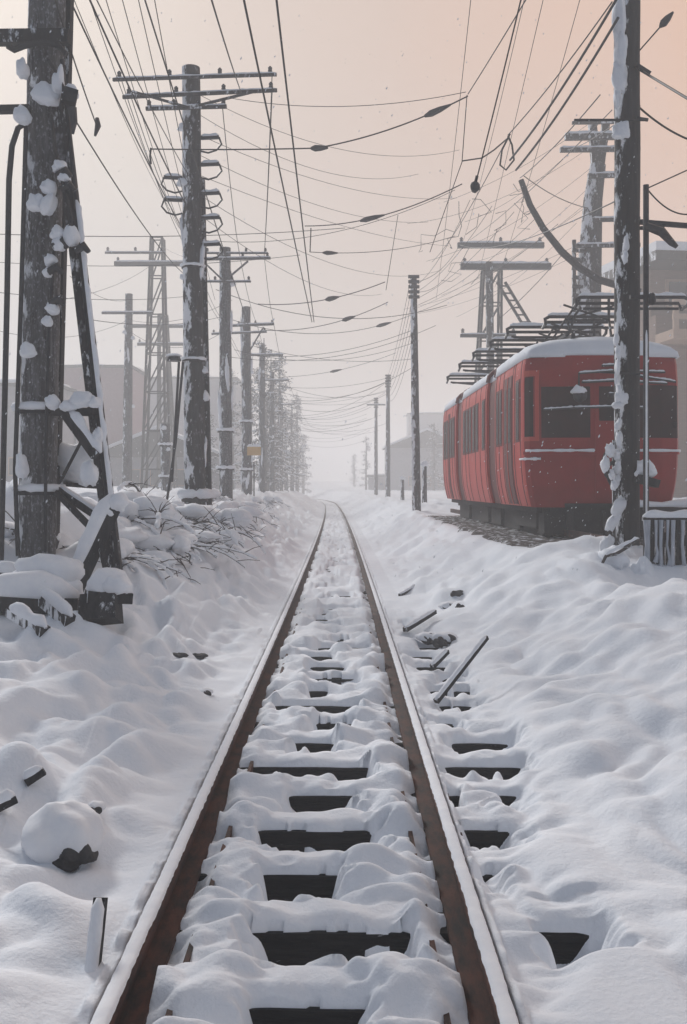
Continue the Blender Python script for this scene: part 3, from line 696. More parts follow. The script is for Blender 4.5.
# ------------------------------------------------------------------ red train
TX, TY = 5.10, 18.5; TANG = .0132; GZ = .95
TROOT = Vector((TX, TY, GZ))
tr = empty('train', TROOT, 'red three-section electric train with snowy roof standing right of the track', 'train')
PROF = [(1.57, 1.40), (1.75, 1.45), (2.0, 1.50), (2.35, 1.535), (2.8, 1.55), (3.4, 1.55), (4.0, 1.55), (4.35, 1.53), (4.52, 1.50)]
PZ = [p[0] for p in PROF]; PW = [p[1] for p in PROF]
def hw(z): return float(np.interp(z, PZ, PW))
def TW(x, y, z): return Vector((TX+x-TANG*y, TY+y, z))
def body(y0, y1, name, m, nose=False, scale=1.0, rear=False, ztop=None):
    mb = MB(); n = 0; rows = []
    zs = [1.57, 1.66, 1.75, 1.88, 2.0, 2.18, 2.35, 2.6, 2.8, 3.1, 3.4, 3.7, 4.0, 4.2, 4.35, 4.45, 4.52]
    for z in zs:
        w = hw(z)*scale
        lean = .05*max(0, (z-2.9))/1.6+.05*max(0, 2.0-z)/.43
        if nose:
            front = [(-w, y0+.42), (-w+.03, y0+.30+lean*.5), (-w*.93, y0+.16+lean), (-w*.72, y0+.05+lean), (-w*.35, y0+lean), (w*.35, y0+lean), (w*.72, y0+.05+lean), (w*.93, y0+.16+lean), (w-.03, y0+.30+lean*.5), (w, y0+.42)]
        else: front = [(-w, y0), (w, y0)]
        back = [(w, y1), (-w, y1)]
        rows.append([(x, y, z) for x, y in front+back])
    n = len(rows[0])
    for r in rows:
        for q in r: mb.v.append(tuple(TW(*q)))
    for j in range(len(rows)-1):
        for k in range(n):
            a = j*n+k; b = j*n+(k+1) % n; mb.f.append((a, b, b+n, a+n))
    mb.f.append(tuple(range(n))); mb.f.append(tuple((len(rows)-1)*n+k for k in range(n)))
    return mb.build(name, m, tr, TROOT, angle=28)
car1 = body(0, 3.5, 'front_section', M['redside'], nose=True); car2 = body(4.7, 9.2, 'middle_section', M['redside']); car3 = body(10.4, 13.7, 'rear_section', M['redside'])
gw1 = body(3.48, 4.72, 'gangway', M['reddark'], scale=.955); gw2 = body(9.18, 10.42, 'gangway', M['reddark'], scale=.955)
# the red-painted cab front is a second skin over the nose
def front_pt(u, z, out=0.0):
    """u in -1..1 across the front"""
    w = hw(z); lean = .05*max(0, (z-2.9))/1.6+.05*max(0, 2.0-z)/.43
    us = [-1.0, -.99, -.93, -.72, -.35, .35, .72, .93, .99, 1.0]
    yy = [.42, .30+lean*.5, .16+lean, .05+lean, lean, lean, .05+lean, .16+lean, .30+lean*.5, .42]
    xx = [-w, -w+.03, -w*.93, -w*.72, -w*.35, w*.35, w*.72, w*.93, w-.03, w]
    s = np.interp(u, us, range(10)); i = min(8, int(s)); f = s-i
    p = Vector((xx[i]+(xx[i+1]-xx[i])*f, yy[i]+(yy[i+1]-yy[i])*f, z))
    t = Vector((xx[i+1]-xx[i], yy[i+1]-yy[i], 0)).normalized(); nrm = Vector((t.y, -t.x, 0))
    return TW(*(p+nrm*out))
def front_patch(u0, u1, z0, z1, out, th, name, m, par, nu=None, nz=None, inset=0, roundc=0):
    mb = MB(); nu = nu or max(2, int((u1-u0)/.04)); nz = nz or max(2, int((z1-z0)/.12))
    us = sorted(set([u0+(u1-u0)*i/nu for i in range(nu+1)]+[q for q in (-.99, -.93, -.72, -.35, .35, .72, .93, .99) if u0 < q < u1])); zs = [z0+(z1-z0)*i/nz for i in range(nz+1)]
    for o in (out, out-th):
        for z in zs:
            for u in us: mb.v.append(tuple(front_pt(u, z, o)))
    a = len(us); q = a*len(zs)
    for j in range(len(zs)-1):
        for i in range(a-1):
            k = j*a+i; mb.f.append((k, k+1, k+a+1, k+a)); mb.f.append((q+k, q+k+a, q+k+a+1, q+k+1))
    for i in range(a-1):
        mb.f.append((i, i+1, q+i+1, q+i)); k = (len(zs)-1)*a+i; mb.f.append((k, k+1, q+k+1, q+k))
    for j in range(len(zs)-1):
        k = j*a; mb.f.append((k, k+a, q+k+a, q+k)); k = j*a+a-1; mb.f.append((k, k+a, q+k+a, q+k))
    return mb.build(name, m, par, TROOT, angle=25)
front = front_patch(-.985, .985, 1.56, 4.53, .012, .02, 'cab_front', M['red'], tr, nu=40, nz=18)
front_patch(-.975, -.885, 2.95, 4.12, .022, .012, 'corner_window', M['glass'], front)
front_patch(-.865, -.815, 2.86, 4.25, .035, .025, 'corner_pillar', M['redtrim'], front)
front_patch(-.985, -.865, 4.14, 4.25, .030, .02, 'corner_frame', M['redtrim'], front)
front_patch(-.985, -.865, 2.86, 2.94, .030, .02, 'corner_frame', M['redtrim'], front)
ws = front_patch(-.79, -.19, 2.92, 3.92, .020, .01, 'windscreen', M['glass'], front)
front_patch(-.80, -.18, 3.92, 3.97, .035, .03, 'windscreen_frame', M['red'], front); front_patch(-.80, -.18, 2.87, 2.92, .035, .03, 'windscreen_frame', M['red'], front)
cd = front_patch(-.13, .30, 1.75, 4.25, .024, .015, 'cab_door', M['red'], front)
front_patch(-.08, .25, 3.25, 3.92, .034, .012, 'door_pane', M['glass'], cd)
front_patch(.40, .95, 2.92, 3.95, .020, .01, 'windscreen', M['glass'], front)
front_patch(-.985, .985, 2.60, 2.66, .045, .04, 'belt_moulding', M['red'], front)
for (u0, u1, z) in ((-.955, -.15, 2.66), (.30, .97, 2.66), (-1.0, -.80, 2.50)):
    pts = [front_pt(u0+(u1-u0)*i/14, z+.012, .045) for i in range(15)]
    MB().tube(pts, [.028*(1+R(-.3, .3)) for _ in pts], 7).build('snow_line', M['snowc'], front, TROOT)
def frail(pts, r=.022, snow=True):
    q = [front_pt(u, z, o) for (u, z, o) in pts]
    h = MB().tube(q, r, 8).build('grab_rail', M['metal'], tr, TROOT)
    if snow:
        for i in range(len(q)-1):
            if abs((q[i+1]-q[i]).normalized().z) < .5: MB().ridge(q[i]+Vector((0, 0, r*.6)), q[i+1]+Vector((0, 0, r*.6)), .05, .028, i+r*99).build('snow_ridge', M['snowc'], h, TROOT)
frail([(-.34, 3.72, .07), (-.34, 4.17, .07), (.10, 4.22, .07), (.75, 4.20, .07)])
frail([(-.30, 4.0, .06), (.12, 4.03, .06), (.78, 3.98, .06)])
frail([(-.76, 3.47, .05), (-.4, 3.50, .06), (.1, 3.52, .06), (.5, 3.5, .05)])
frail([(-.05, 4.32, .07), (.2, 4.34, .07)])
frail([(.02, 3.74, .09), (.22, 3.75, .09)], .05)
frail([(.42, 4.12, .06), (.90, 4.02, .06)])
hl = MB().blob(front_pt(-.345, 3.74, .16), (.14, .12, .15), 3, .05, 16, 10).build('headlight', M['metal'], tr, TROOT)
MB().blob(front_pt(-.36, 3.79, .2), (.14, .12, .12), 8, .25, 14, 9, flatb=.3).build('snow_cap', M['snowc'], hl, TROOT)
front_patch(-.9, -.62, 1.95, 2.42, .02, .015, 'apron_panel', M['red'], front)
front_patch(-.55, .55, 1.56, 1.64, .05, .05, 'bumper_lip', M['under'], tr)
bp = MB().bar(TW(.15, -.25, 1.50), TW(1.9, -.2, 1.50), .34, .16).build('buffer_beam', M['under'], tr, TROOT, smooth=False)
MB().ridge(TW(.15, -.25, 1.58), TW(1.9, -.2, 1.58), .36, .13, 5).build('snow_ridge', M['snowc'], bp, TROOT)
# side panels that hug the curved flank
def side_patch(y0, y1, z0, z1, out, name, m, par, th=.02):
    mb = MB(); nz = max(2, int((z1-z0)/.1)); zs = [z0+(z1-z0)*i/nz for i in range(nz+1)]
    for o in (out, out-th):
        for z in zs:
            for y in (y0, y1): mb.v.append(tuple(TW(-hw(z)-o, y, z)))
    q = 2*len(zs)
    for j in range(len(zs)-1):
        k = 2*j; mb.f.append((k, k+1, k+3, k+2)); mb.f.append((q+k, q+k+2, q+k+3, q+k+1)); mb.f.append((k, k+2, q+k+2, q+k)); mb.f.append((k+1, k+3, q+k+3, q+k+1))
    mb.f.append((0, 1, q+1, q)); k = q-2; mb.f.append((k, k+1, q+k+1, q+k))
    return mb.build(name, m, par, TROOT, angle=25)
def window(y, w, par, z0=2.92, z1=4.08):
    f = side_patch(y-w/2-.045, y+w/2+.045, z0-.05, z1+.05, .012, 'window_frame', M['reddark'], par); side_patch(y-w/2, y+w/2, z0, z1, .018, 'window_pane', M['glass'], f if False else par)
def seam(y, par, z0=1.58, z1=4.50, w=.035): side_patch(y-w/2, y+w/2, z0, z1, .008, 'panel_seam', M['reddark'], par)
def sdoor(y, par, w=.55):
    d = side_patch(y-w/2, y+w/2, 1.60, 4.30, .014, 'door', M['reddark'], par)
    for s_ in (-1, 1): side_patch(y+s_*w*.24-w*.15, y+s_*w*.24+w*.15, 2.9, 4.05, .022, 'window_pane', M['glass'], par)
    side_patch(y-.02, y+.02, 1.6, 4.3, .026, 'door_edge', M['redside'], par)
window(.80, .30, car1); sdoor(1.85, car1, .85); window(2.72, .22, car1); window(3.1, .22, car1)
for y in (.50, 1.15, 1.36, 2.42, 2.92, 3.36): seam(y, car1)
for y in (5.15, 6.15, 6.75, 7.35, 7.95, 8.55): window(y, .34, car2)
for y in (4.85, 5.65, 6.45, 7.65, 8.25, 9.0): seam(y, car2)
for y in (10.9, 11.5, 12.6, 13.2): window(y, .36, car3)
sdoor(12.05, car3, .5)
for y in (10.6, 11.2, 12.9, 13.5): seam(y, car3)
# roof and its snow
def roofm(y0, y1, lift, grow, nose, noisy, thick=0.0):
    mb = MB(); ny = max(6, int((y1-y0)/.18)); K = 15
    for j in range(ny+1):
        t = j/ny; y = y0+(y1-y0)*t
        e = 1.0
        if nose and y < y0+.9: e = (max(0.0, (y-y0)/.9))**.45*.45+.55
        for k in range(K):
            a = math.pi*k/(K-1)
            x = math.cos(a); z = max(0, math.sin(a))**.6
            nz = noisy*float(perlin(x*1.3+5, y/.6, 31))+noisy*.6*float(perlin(x*4, y/.22, 32)) if noisy else 0
            ez = e if nose else 1
            edge = min(1, (min(t, 1-t)*(y1-y0))/.25+.45) if noisy and not nose else 1
            mb.v.append(tuple(TW(-x*(1.50+grow)*(.90+.10*ez if nose else 1), y, 4.50+z*(.40+lift+nz)*(ez if nose else 1)*(edge if noisy else 1))))
    for j in range(ny):
        for k in range(K-1):
            a = j*K+k; mb.f.append((a, a+1, a+K+1, a+K))
        mb.f.append((j*K+K-1, j*K, (j+1)*K, (j+1)*K+K-1))
    mb.f.append(tuple(range(K))); mb.f.append(tuple(ny*K+k for k in reversed(range(K))))
    return mb
for (y0, y1, par, nose) in ((.10, 3.5, car1, True), (4.7, 9.2, car2, False), (10.4, 13.7, car3, False)):
    roofm(y0, y1, 0, 0, nose, 0).build('roof', M['under'], par, TROOT)
    roofm(y0-.04, y1+.03, .10, .035, nose, .05).build('roof_snow', M['snow'], par, TROOT, angle=60)
for (y0, y1, par) in ((3.45, 4.75, gw1), (9.15, 10.45, gw2)):
    roofm(y0, y1, .02, -.06, False, .03).build('roof_snow', M['snow'], par, TROOT, angle=60)
for y in (3.56, 4.66, 9.26, 10.36):
    MB().tube([TW(-1.52*math.cos(math.pi*k/16), y, 4.50+.50*math.sin(math.pi*k/16)**.75) for k in range(17)], .05, 7).build('roof_rib', M['reddark'], tr, TROOT)
# underframe, bogies
MB().box(TW(0, 6.9, 1.46), (2.1, 13.4, .24), (0, 0, TANG)).build('underframe', M['under'], tr, TROOT, smooth=False)
MB().bar(TW(-1.22, .3, 1.52), TW(-1.22, 13.6, 1.52), .10, .14).build('sole_bar', M['under'], tr, TROOT, smooth=False)
for yc in (2.0, 4.2, 9.8, 12.0):
    bg_ = MB().box(TW(0, yc, 1.28), (2.0, 1.5, .22), (0, 0, TANG)).build('bogie', M['under'], tr, TROOT, smooth=False)
    for s_ in (-1, 1):
        for yy in (-.5, .5):
            w_ = MB().tube([TW(s_*.68, yc+yy, 1.24), TW(s_*.82, yc+yy, 1.24)], .34, 20).build('wheel', M['metal'], bg_, TROOT)
for (yc, w_) in ((3.1, .7), (5.8, 1.4), (7.6, 1.3), (11.0, .9)): MB().box(TW(-.85, yc, 1.22), (.55, w_, .40), (0, 0, TANG)).build('equipment_box', M['under'], tr, TROOT, smooth=False)
for (y0, y1, z0) in ((.35, .6, 1.0), (.9, 3.4, 1.12)): MB().bar(TW(-1.12, y0, z0+.15), TW(-1.12, y1, z0+.15), .06, .32).build('side_skirt', M['under'], tr, TROOT, smooth=False)
MB().box(TW(0, .45, 1.25), (2.3, .5, .42), (0, 0, TANG)).build('pilot_frame', M['under'], tr, TROOT, smooth=False)
MB().bar(TW(-.98, .5, 1.2), TW(-.98, 13.2, 1.2), .12, .46).build('side_skirt', M['under'], tr, TROOT, smooth=False)
for s_ in (-.7, 0, .8): MB().bar(TW(s_, .0, 1.5), TW(s_, -.1, 1.02), .12).build('hanging_hose', M['under'], tr, TROOT, smooth=False)
# current collectors on the roof
def collector(y, x0, z, first):
    x1 = 1.9 if first else .9
    a = TW(x0, y, z); b = TW(x1, y, z)
    bow = MB().tube([a+Vector((.0, 0, -.16)), a+Vector((-.02, 0, -.05)), a+Vector((.08, 0, 0)), b+Vector((-.08, 0, 0)), b+Vector((.02, 0, -.05)), b+Vector((0, 0, -.16))], .04, 8)
    bow.tube([a+Vector((.0, .35, -.20)), a+Vector((.06, .35, -.06)), b+Vector((-.06, .35, -.06)), b+Vector((0, .35, -.2))], .035, 8)
    bow.bar(a+Vector((0, .02, -.16)), a+Vector((.0, .35, -.2)), .04).bar(b+Vector((0, 0, -.16)), b+Vector((0, .35, -.2)), .04)
    bow.bar(a+Vector((.15, .1, -.22)), b+Vector((-.15, .1, -.22)), .05)
    bo = bow.build('collector_bow', M['metal'], tr, TROOT)
    MB().ridge(a+Vector((.04, 0, .03)), b+Vector((-.04, 0, .03)), .11, .06, y).build('snow_ridge', M['snowc'], bo, TROOT)
    fr = MB()
    for s_ in (-1, 1):
        m1 = TW(s_*.45, y+.5, z-.38)
        fr.tube([TW(s_*.3, y, z-.05), m1, TW(s_*.35, y-.05, 4.9)], .028, 6)
        fr.tube([TW(-s_*.55, y+.3, z-.1), m1], .022, 6); fr.bar(TW(s_*.5, y-.3, 4.98), TW(s_*.5, y+.6, 4.98), .08)
    fr.bar(TW(-.45, y+.5, z-.38), TW(.45, y+.5, z-.38), .035)
    fr.tube([TW(x0+.1, y+.1, z-.2), TW(-.3, y+.3, z-.3), TW(-.5, y+.2, 5.0)], .03, 6)
    fr.build('collector_frame', M['metal'], tr, TROOT)
for (d_, px, z) in ((19.3, 577, 5.82), (20.4, 546, 5.62), (21.6, 508, 5.60), (23.2, 491, 5.55), (25.2, 474, 5.56), (27.2, 460, 5.52), (30.0, 448, 5.48)):
    X0 = (px-CX)/F*d_; y = d_-TY
    collector(y, X0-(TX-TANG*y), z, d_ < 20)
cw = MB().bar(TW(-.55, .8, 5.05), TW(-.55, 13, 5.05), .06, .06).bar(TW(.45, .8, 5.05), TW(.45, 13, 5.05), .06, .06).build('roof_conduit', M['metal'], tr, TROOT, smooth=False)

# ballast bed and siding rails under the train
def bed(X, Y):
    n = .025*perlin(X/.4, Y/.4, 41)+.02*perlin(X/.15, Y/.15, 42)
    e = sst(2.7, 3.05, X+.25*perlin(Y/.8, X*0, 43)+.006*(Y-20))*sst(15.6, 17.2, Y+.6*perlin(X/.6, Y*0, 44))*(1-sst(33, 36, Y))*(1-sst(6.9, 7.4, X))
    return ground(X, Y, False)*(1-e)+(.955)*e-.35*(1-e)+n
bo = grid_mesh('ballast_bed', np.arange(2.3, 8, .06), np.arange(15.5, 37, .08), bed, M['gravel']); tag(bo, kind='structure')
for s_, lab in ((-.72, 'near dark rail of the siding under the train'), (.72, 'far dark rail of the siding under the train')):
    o = MB().bar(TW(s_, -3.2, 1.06), TW(s_, 18, 1.06), .08, .14).build('rail', M['rust'], None, TW(s_, -3.2, 1.06), smooth=False); tag(o, lab, 'rail', 'rails of the siding')

# ------------------------------------------------------------------ icy fence and bits at the right
b = P(662, 585, 14); e = empty('icy_fence', b, 'dark plank fence hung with ice under a snow roll at the right edge', 'fence')
for k, px in enumerate((650, 660, 670, 680, 690)):
    MB().bar(P(px, 605, 14), P(px, 519, 14), .125, .05).build('plank', M['black'], e, b, smooth=False)
MB().bar(P(643, 519, 14), P(700, 519, 14), .10, .05).build('top_rail', M['black'], e, b, smooth=False)
MB().ridge(P(643, 517, 14), P(700, 517, 14), .17, .09, 3, n=40).build('snow_roll', M['snowc'], e, b)
for k, (px, y1, r) in enumerate(((647, 590, .065), (656, 562, .03), (661, 590, .04), (668, 574, .028), (673, 595, .045), (683, 590, .04))):
    MB().tube([P(px, 520, 13.92), P(px+R(-1, 1), 545, 13.9), P(px+R(-2, 2), (545+y1)/2, 13.92), P(px+R(-2, 2), y1, 13.95)], [r*.8, r*.6, r*.8, r*1.4], 9, jit=.15).build('ice_column', M['blueice'], e, b)
for k, (px, py, rx, ry, lab) in enumerate(((640, 585, 16, 24, 'snow heap at the foot of the big black pole'), (672, 592, 16, 14, 'snow heap under the icy fence'), (612, 560, 14, 12, 'snow heap left of the black pole foot'))):
    kk = 13.9/F; q = P(px, py, 13.9); tag(MB().blob(q, (rx*kk, .3, ry*kk), 130+k, .25, 18, 11).build('snow_lump', M['snow'], None, q), lab, 'snow lump')
o = MB().tube([P(601, 566, 13.6), P(606, 556, 13.6), P(616, 554, 13.6), P(628, 547, 13.6), P(639, 538, 13.6)], [.02, .025, .025, .022, .012], 7).build('bent_branch', M['twig'], None, P(610, 556, 13.6)); tag(o, 'bent snowy branch leaning at the foot of the black pole', 'branch')
MB().ridge(P(606, 555, 13.57), P(638, 538, 13.57), .05, .035, 4).build('snow_ridge', M['snowc'], o, P(610, 556, 13.6))

# ------------------------------------------------------------------ planks, stakes and stones near the track
def on(px, py, d): 
    q = P(px, py, d); return q
timber('long dark stick leaning out of the snow right of the right rail', hit(436, 698, -.04), hit(436, 698, -.04)+Vector((.56, .55, .52)), .05, .045, seed=21, sh=.02, group='sticks beside the track', name='stick', cat='stick')
timber('short snowy stick just left of the long leaning stick', hit(432, 666, -.02), hit(432, 666, -.02)+Vector((.2, .25, .13)), .05, .05, seed=22, sh=.03, group='sticks beside the track', name='stick', cat='stick')
timber('dark stick lying across the snow above the short snowy stick', hit(405, 630, -.0), hit(405, 630, -.0)+Vector((.48, .7, .16)), .07, .06, seed=23, sh=.03, group='sticks beside the track', name='stick', cat='stick')
timber('small dark stick farther up beside the right rail', hit(400, 596, -.0), hit(400, 596, -.0)+Vector((.36, .6, .12)), .07, .06, seed=24, sh=.03, group='sticks beside the track', name='stick', cat='stick')
q = hit(91, 968)
timber('upright snow-faced stake left of the left rail at the bottom', q+Vector((0, -.02, -.12)), q+Vector((.01, .12, .24)), .055, .05, seed=25, sh=.03, group='sticks beside the track', name='stake', cat='stake')
timber('pair-forming dark board end poking from snow at the left', hit(26, 790, .02), hit(26, 790, .02)+Vector((.10, .03, .06)), .05, .045, seed=26, sh=.05, group='sticks beside the track', name='board', cat='board')
timber('dark board end at the far left edge in the snow', hit(-8, 816, .0), hit(-8, 816, .0)+Vector((.12, .05, .05)), .05, .045, seed=27, sh=.06, group='sticks beside the track', name='board', cat='board')
def rock(lab, p, r, seed, cap=True, m='rock'):
    o = MB().blob(p, r, seed, .3, 26, 17).build('stone', M[m], None, p, angle=180); tag(o, lab, 'stone', 'stones in the snow')
    if cap: MB().blob(Vector(p)+Vector((-r[0]*.25, .06, r[2]*.22)), (r[0]*1.55, r[1]*1.9, r[2]*1.2), seed+3, .12, 22, 14, flatb=.8).build('snow_cap', M['snowc'], o, p)
    return o
q = hit(68, 846, 0); o = MB().blob(q+Vector((.04, -.04, -.03)), (.105, .10, .07), 3, .3, 26, 17).build('stone', M['rock'], None, q, angle=180); tag(o, 'dark jagged stone under a snow dome at the left', 'stone', 'stones in the snow')
MB().blob(q+Vector((-.04, .07, .03)), (.22, .22, .16), 6, .14, 26, 16).build('snow_cap', M['snowc'], o, q)
rock('small dark stone poking out right of the snow dome', hit(94, 816, .015), (.035, .03, .03), 5)
rock('little dark stone on the left slope by the rail', hit(178, 656), (.10, .07, .03), 7, False)
rock('little dark stone beside the left rail, uphill of the other', hit(197, 657), (.10, .07, .03), 8, False)
rock('small stone left of the rail in mid-distance', hit(206, 694), (.05, .05, .03), 9)
for k, (px, py, d) in enumerate(((452, 596, 14.8), (460, 602, 14.2), (447, 628, 12.3), (440, 632, 12.1), (430, 625, 12.4), (458, 590, 15.4))):
    z_ = gz(P(px, py, d).x, d); q = Vector((P(px, py, d).x, d, z_-.02))
    rock('dark clod among the sticks right of the rail, %s of the cluster' % ['upper left', 'upper right', 'middle right', 'middle', 'lower left', 'topmost'][k], q, (R(.07, .12), .07, .06), 20+k, k % 2 == 0)

# ------------------------------------------------------------------ brush on the left bank
def shrub_proto(seed):
    rr = random.Random(seed); e = empty('snowy_shrub', (0, 0, 0), 'x', 'shrub', 'snowy brush on the left bank')
    br = MB(); sn = MB()
    for i in range(13):
        a = rr.uniform(0, 6.28); L_ = rr.uniform(.5, 1.35); up = rr.uniform(.1, .55); pts = [Vector((0, 0, -.1))]; d = Vector((math.cos(a), math.sin(a), up))
        for s_ in range(5):
            d = (d+Vector((rr.uniform(-.3, .3), rr.uniform(-.3, .3), -.16-rr.uniform(0, .16)))).normalized(); pts.append(pts[-1]+d*L_/5)
        br.tube(pts, [.016, .014, .012, .010, .007, .004], 5)
        for k in (2, 4):
            q = pts[k]; d2 = Vector((rr.uniform(-1, 1), rr.uniform(-1, 1), rr.uniform(-.2, .7))).normalized(); br.tube([q, q+d2*.2, q+d2*.38+Vector((0, 0, -.05))], [.012, .009, .005], 4)
        for k in range(1, 5):
            if rr.random() < .8: sn.ridge(pts[k]+Vector((0, 0, .012)), pts[k+1]+Vector((0, 0, .010)), rr.uniform(.05, .09), rr.uniform(.03, .06), i+k, n=6)
    for i in range(3):
        a = rr.uniform(0, 6.28); q = rr.uniform(.1, .5); sn.blob((math.cos(a)*q, math.sin(a)*q, rr.uniform(.0, .12)), (rr.uniform(.2, .42), rr.uniform(.16, .34), rr.uniform(.14, .24)), i+seed, .2, 18, 12)
    br.build('branches', M['twig'], e); tag(sn.build('snow_load', M['snowc'], e), kind='stuff'); return e
sh = [shrub_proto(80+i) for i in range(3)]
spots = [(130, 498, 15), (150, 492, 16.5), (172, 490, 18), (160, 512, 15), (140, 520, 13.6), (185, 500, 19.5), (205, 512, 19), (222, 500, 25), (238, 500, 29), (215, 497, 29), (252, 500, 36), (178, 520, 16.5), (118, 515, 14.2), (10, 545, 13), (268, 497, 46), (232, 510, 24)]
wh = ['left of the tall pole at the front', 'behind the timber heap', 'just left of the tall pole', 'below the tall pole on the slope', 'right of the timber heap', 'at the foot of the tall pole', 'right of the tall pole foot', 'at the foot of the second pole back', 'between the second and third poles back', 'just behind the tall pole', 'at the foot of the third pole back', 'low on the slope before the tall pole', 'close beside the leaning timber', 'left of the big frosted pole', 'farthest along the bank', 'on the slope below the second pole back']
more = [(112, 480, 17), (128, 484, 18), (146, 482, 19), (164, 484, 20), (150, 505, 15.5), (168, 505, 17), (186, 515, 18), (200, 498, 21), (214, 506, 22), (240, 503, 28), (246, 497, 33), (258, 498, 40), (274, 496, 52), (135, 508, 14.6), (122, 528, 13.2), (158, 525, 14.8)]
wm = ['behind the heap top', 'on the bank crest behind the heap', 'on the bank crest further right', 'on the bank crest beside the lamp rods', 'mid-slope before the lamp rods', 'mid-slope below the tall pole', 'low on the slope under the tall pole', 'behind the tall pole foot on the slope', 'low between the tall pole and the next', 'low on the slope before the third pole back', 'beside the third pole back', 'by the yellow plate', 'near the first misty tree', 'close behind the stump block', 'lowest on the slope by the heap', 'low on the slope in front of the lamp rods']
spots += more; wh += wm
for i, (px, py, d) in enumerate(spots):
    x = P(px, py, d).x; q = (x, d, gz(x, d)+.0)
    lab = 'bare snow-laden shrub '+wh[i]
    if i < 3: sh[i].location = q; sh[i]['label'] = lab; sh[i].scale = (1, 1, .9)
    else: dup(sh[i % 3], q, R(0, 6.28), lab, (R(.8, 1.15),)*2+(R(.6, .95),))

# ------------------------------------------------------------------ trees in the mist
def tree_proto(seed, h=10, w=1.5):
    rr = random.Random(seed); e = empty('winter_tree', (0, 0, 0), 'x', 'tree', 'dark trees in the mist on the left')
    t = MB().tube([(0, 0, -1), (.05, 0, h*.3), (-.05, .05, h*.65), (0, 0, h)], [.22, .18, .11, .03], 8); br = MB(); fo = MB(); sn = MB()
    for i in range(46):
        z = h*(.10+.88*(i/46)); L_ = w*(1.05-.75*(z/h))*rr.uniform(.55, 1.2); a = rr.uniform(0, 6.28); d = Vector((math.cos(a), math.sin(a), rr.uniform(-.25, .25))); p0 = Vector((0, 0, z)); p1 = p0+d*L_
        br.tube([p0, p0.lerp(p1, .5)+Vector((0, 0, .1)), p1], [.05, .035, .012], 5)
        for k in range(30):
            q = p0.lerp(p1, rr.uniform(.2, 1.05))+Vector((rr.gauss(0, .17), rr.gauss(0, .17), rr.gauss(0, .14))); s_ = rr.uniform(.05, .13)
            ax = Vector((rr.uniform(-1, 1), rr.uniform(-1, 1), rr.uniform(-1, 1))).normalized(); bx = ax.orthogonal().normalized()
            (sn if rr.random() < .16 else fo).add([q-ax*s_, q+bx*s_*.5, q+ax*s_, q-bx*s_*.5], [(0, 1, 2, 3)])
        if rr.random() < .7: sn.ridge(p0.lerp(p1, .4)+Vector((0, 0, .1)), p1+Vector((0, 0, .03)), .16, .08, i, n=5)
    t.build('trunk', M['bark'], e); br.build('limbs', M['bark'], e); fo.build('crown', M['foliage'], e, smooth=False); tag(sn.build('snow_load', M['snowc'], e, smooth=False), kind='stuff')
    return e
tp = [tree_proto(5, 11, 1.6), tree_proto(6, 9.5, 1.9), tree_proto(8, 8, 1.5)]
tl = [(264, 72, 1.08), (271, 80, 1.2), (267, 88, 1.12), (279, 96, 1.3), (275, 104, 1.25), (286, 114, 1.28), (297, 135, 1.3), (292, 118, 1.25), (208, 82, .9), (232, 88, 1.05), (250, 80, 1.15), (303, 170, 1.4)]
nl = ['nearest', 'second', 'third', 'fourth', 'fifth', 'sixth', 'seventh', 'eighth', '', '', '', 'farthest']
for i, (px, d, s_) in enumerate(tl):
    x = P(px, 0, d).x; q = (x, d, gz(x, d)-.2); lab = ('dark misty tree, %s back along the left of the track' % nl[i]) if nl[i] else 'pale misty tree standing '+{8: 'behind the tall three-armed pole', 9: 'behind the second pole back', 10: 'behind the shorter bare-topped pole'}[i]
    if i < 3: tp[i].location = q; tp[i]['label'] = lab; tp[i].scale = (s_,)*3
    else: dup(tp[i % 3], q, R(0, 6.28), lab, (s_,)*3)
# right side faint trees
for i, (px, d, s_) in enumerate(((366, 150, .8), (434, 128, 1.0), (354, 200, .9))):
    x = P(px, 0, d).x; dup(tp[i % 3], (x, d, gz(x, d)-.2), R(0, 6), ['faint low tree deep in the mist right of the track', 'faint tree behind the sheds at the train end', 'ghostly tree at the vanishing point of the track'][i], (s_,)*3)

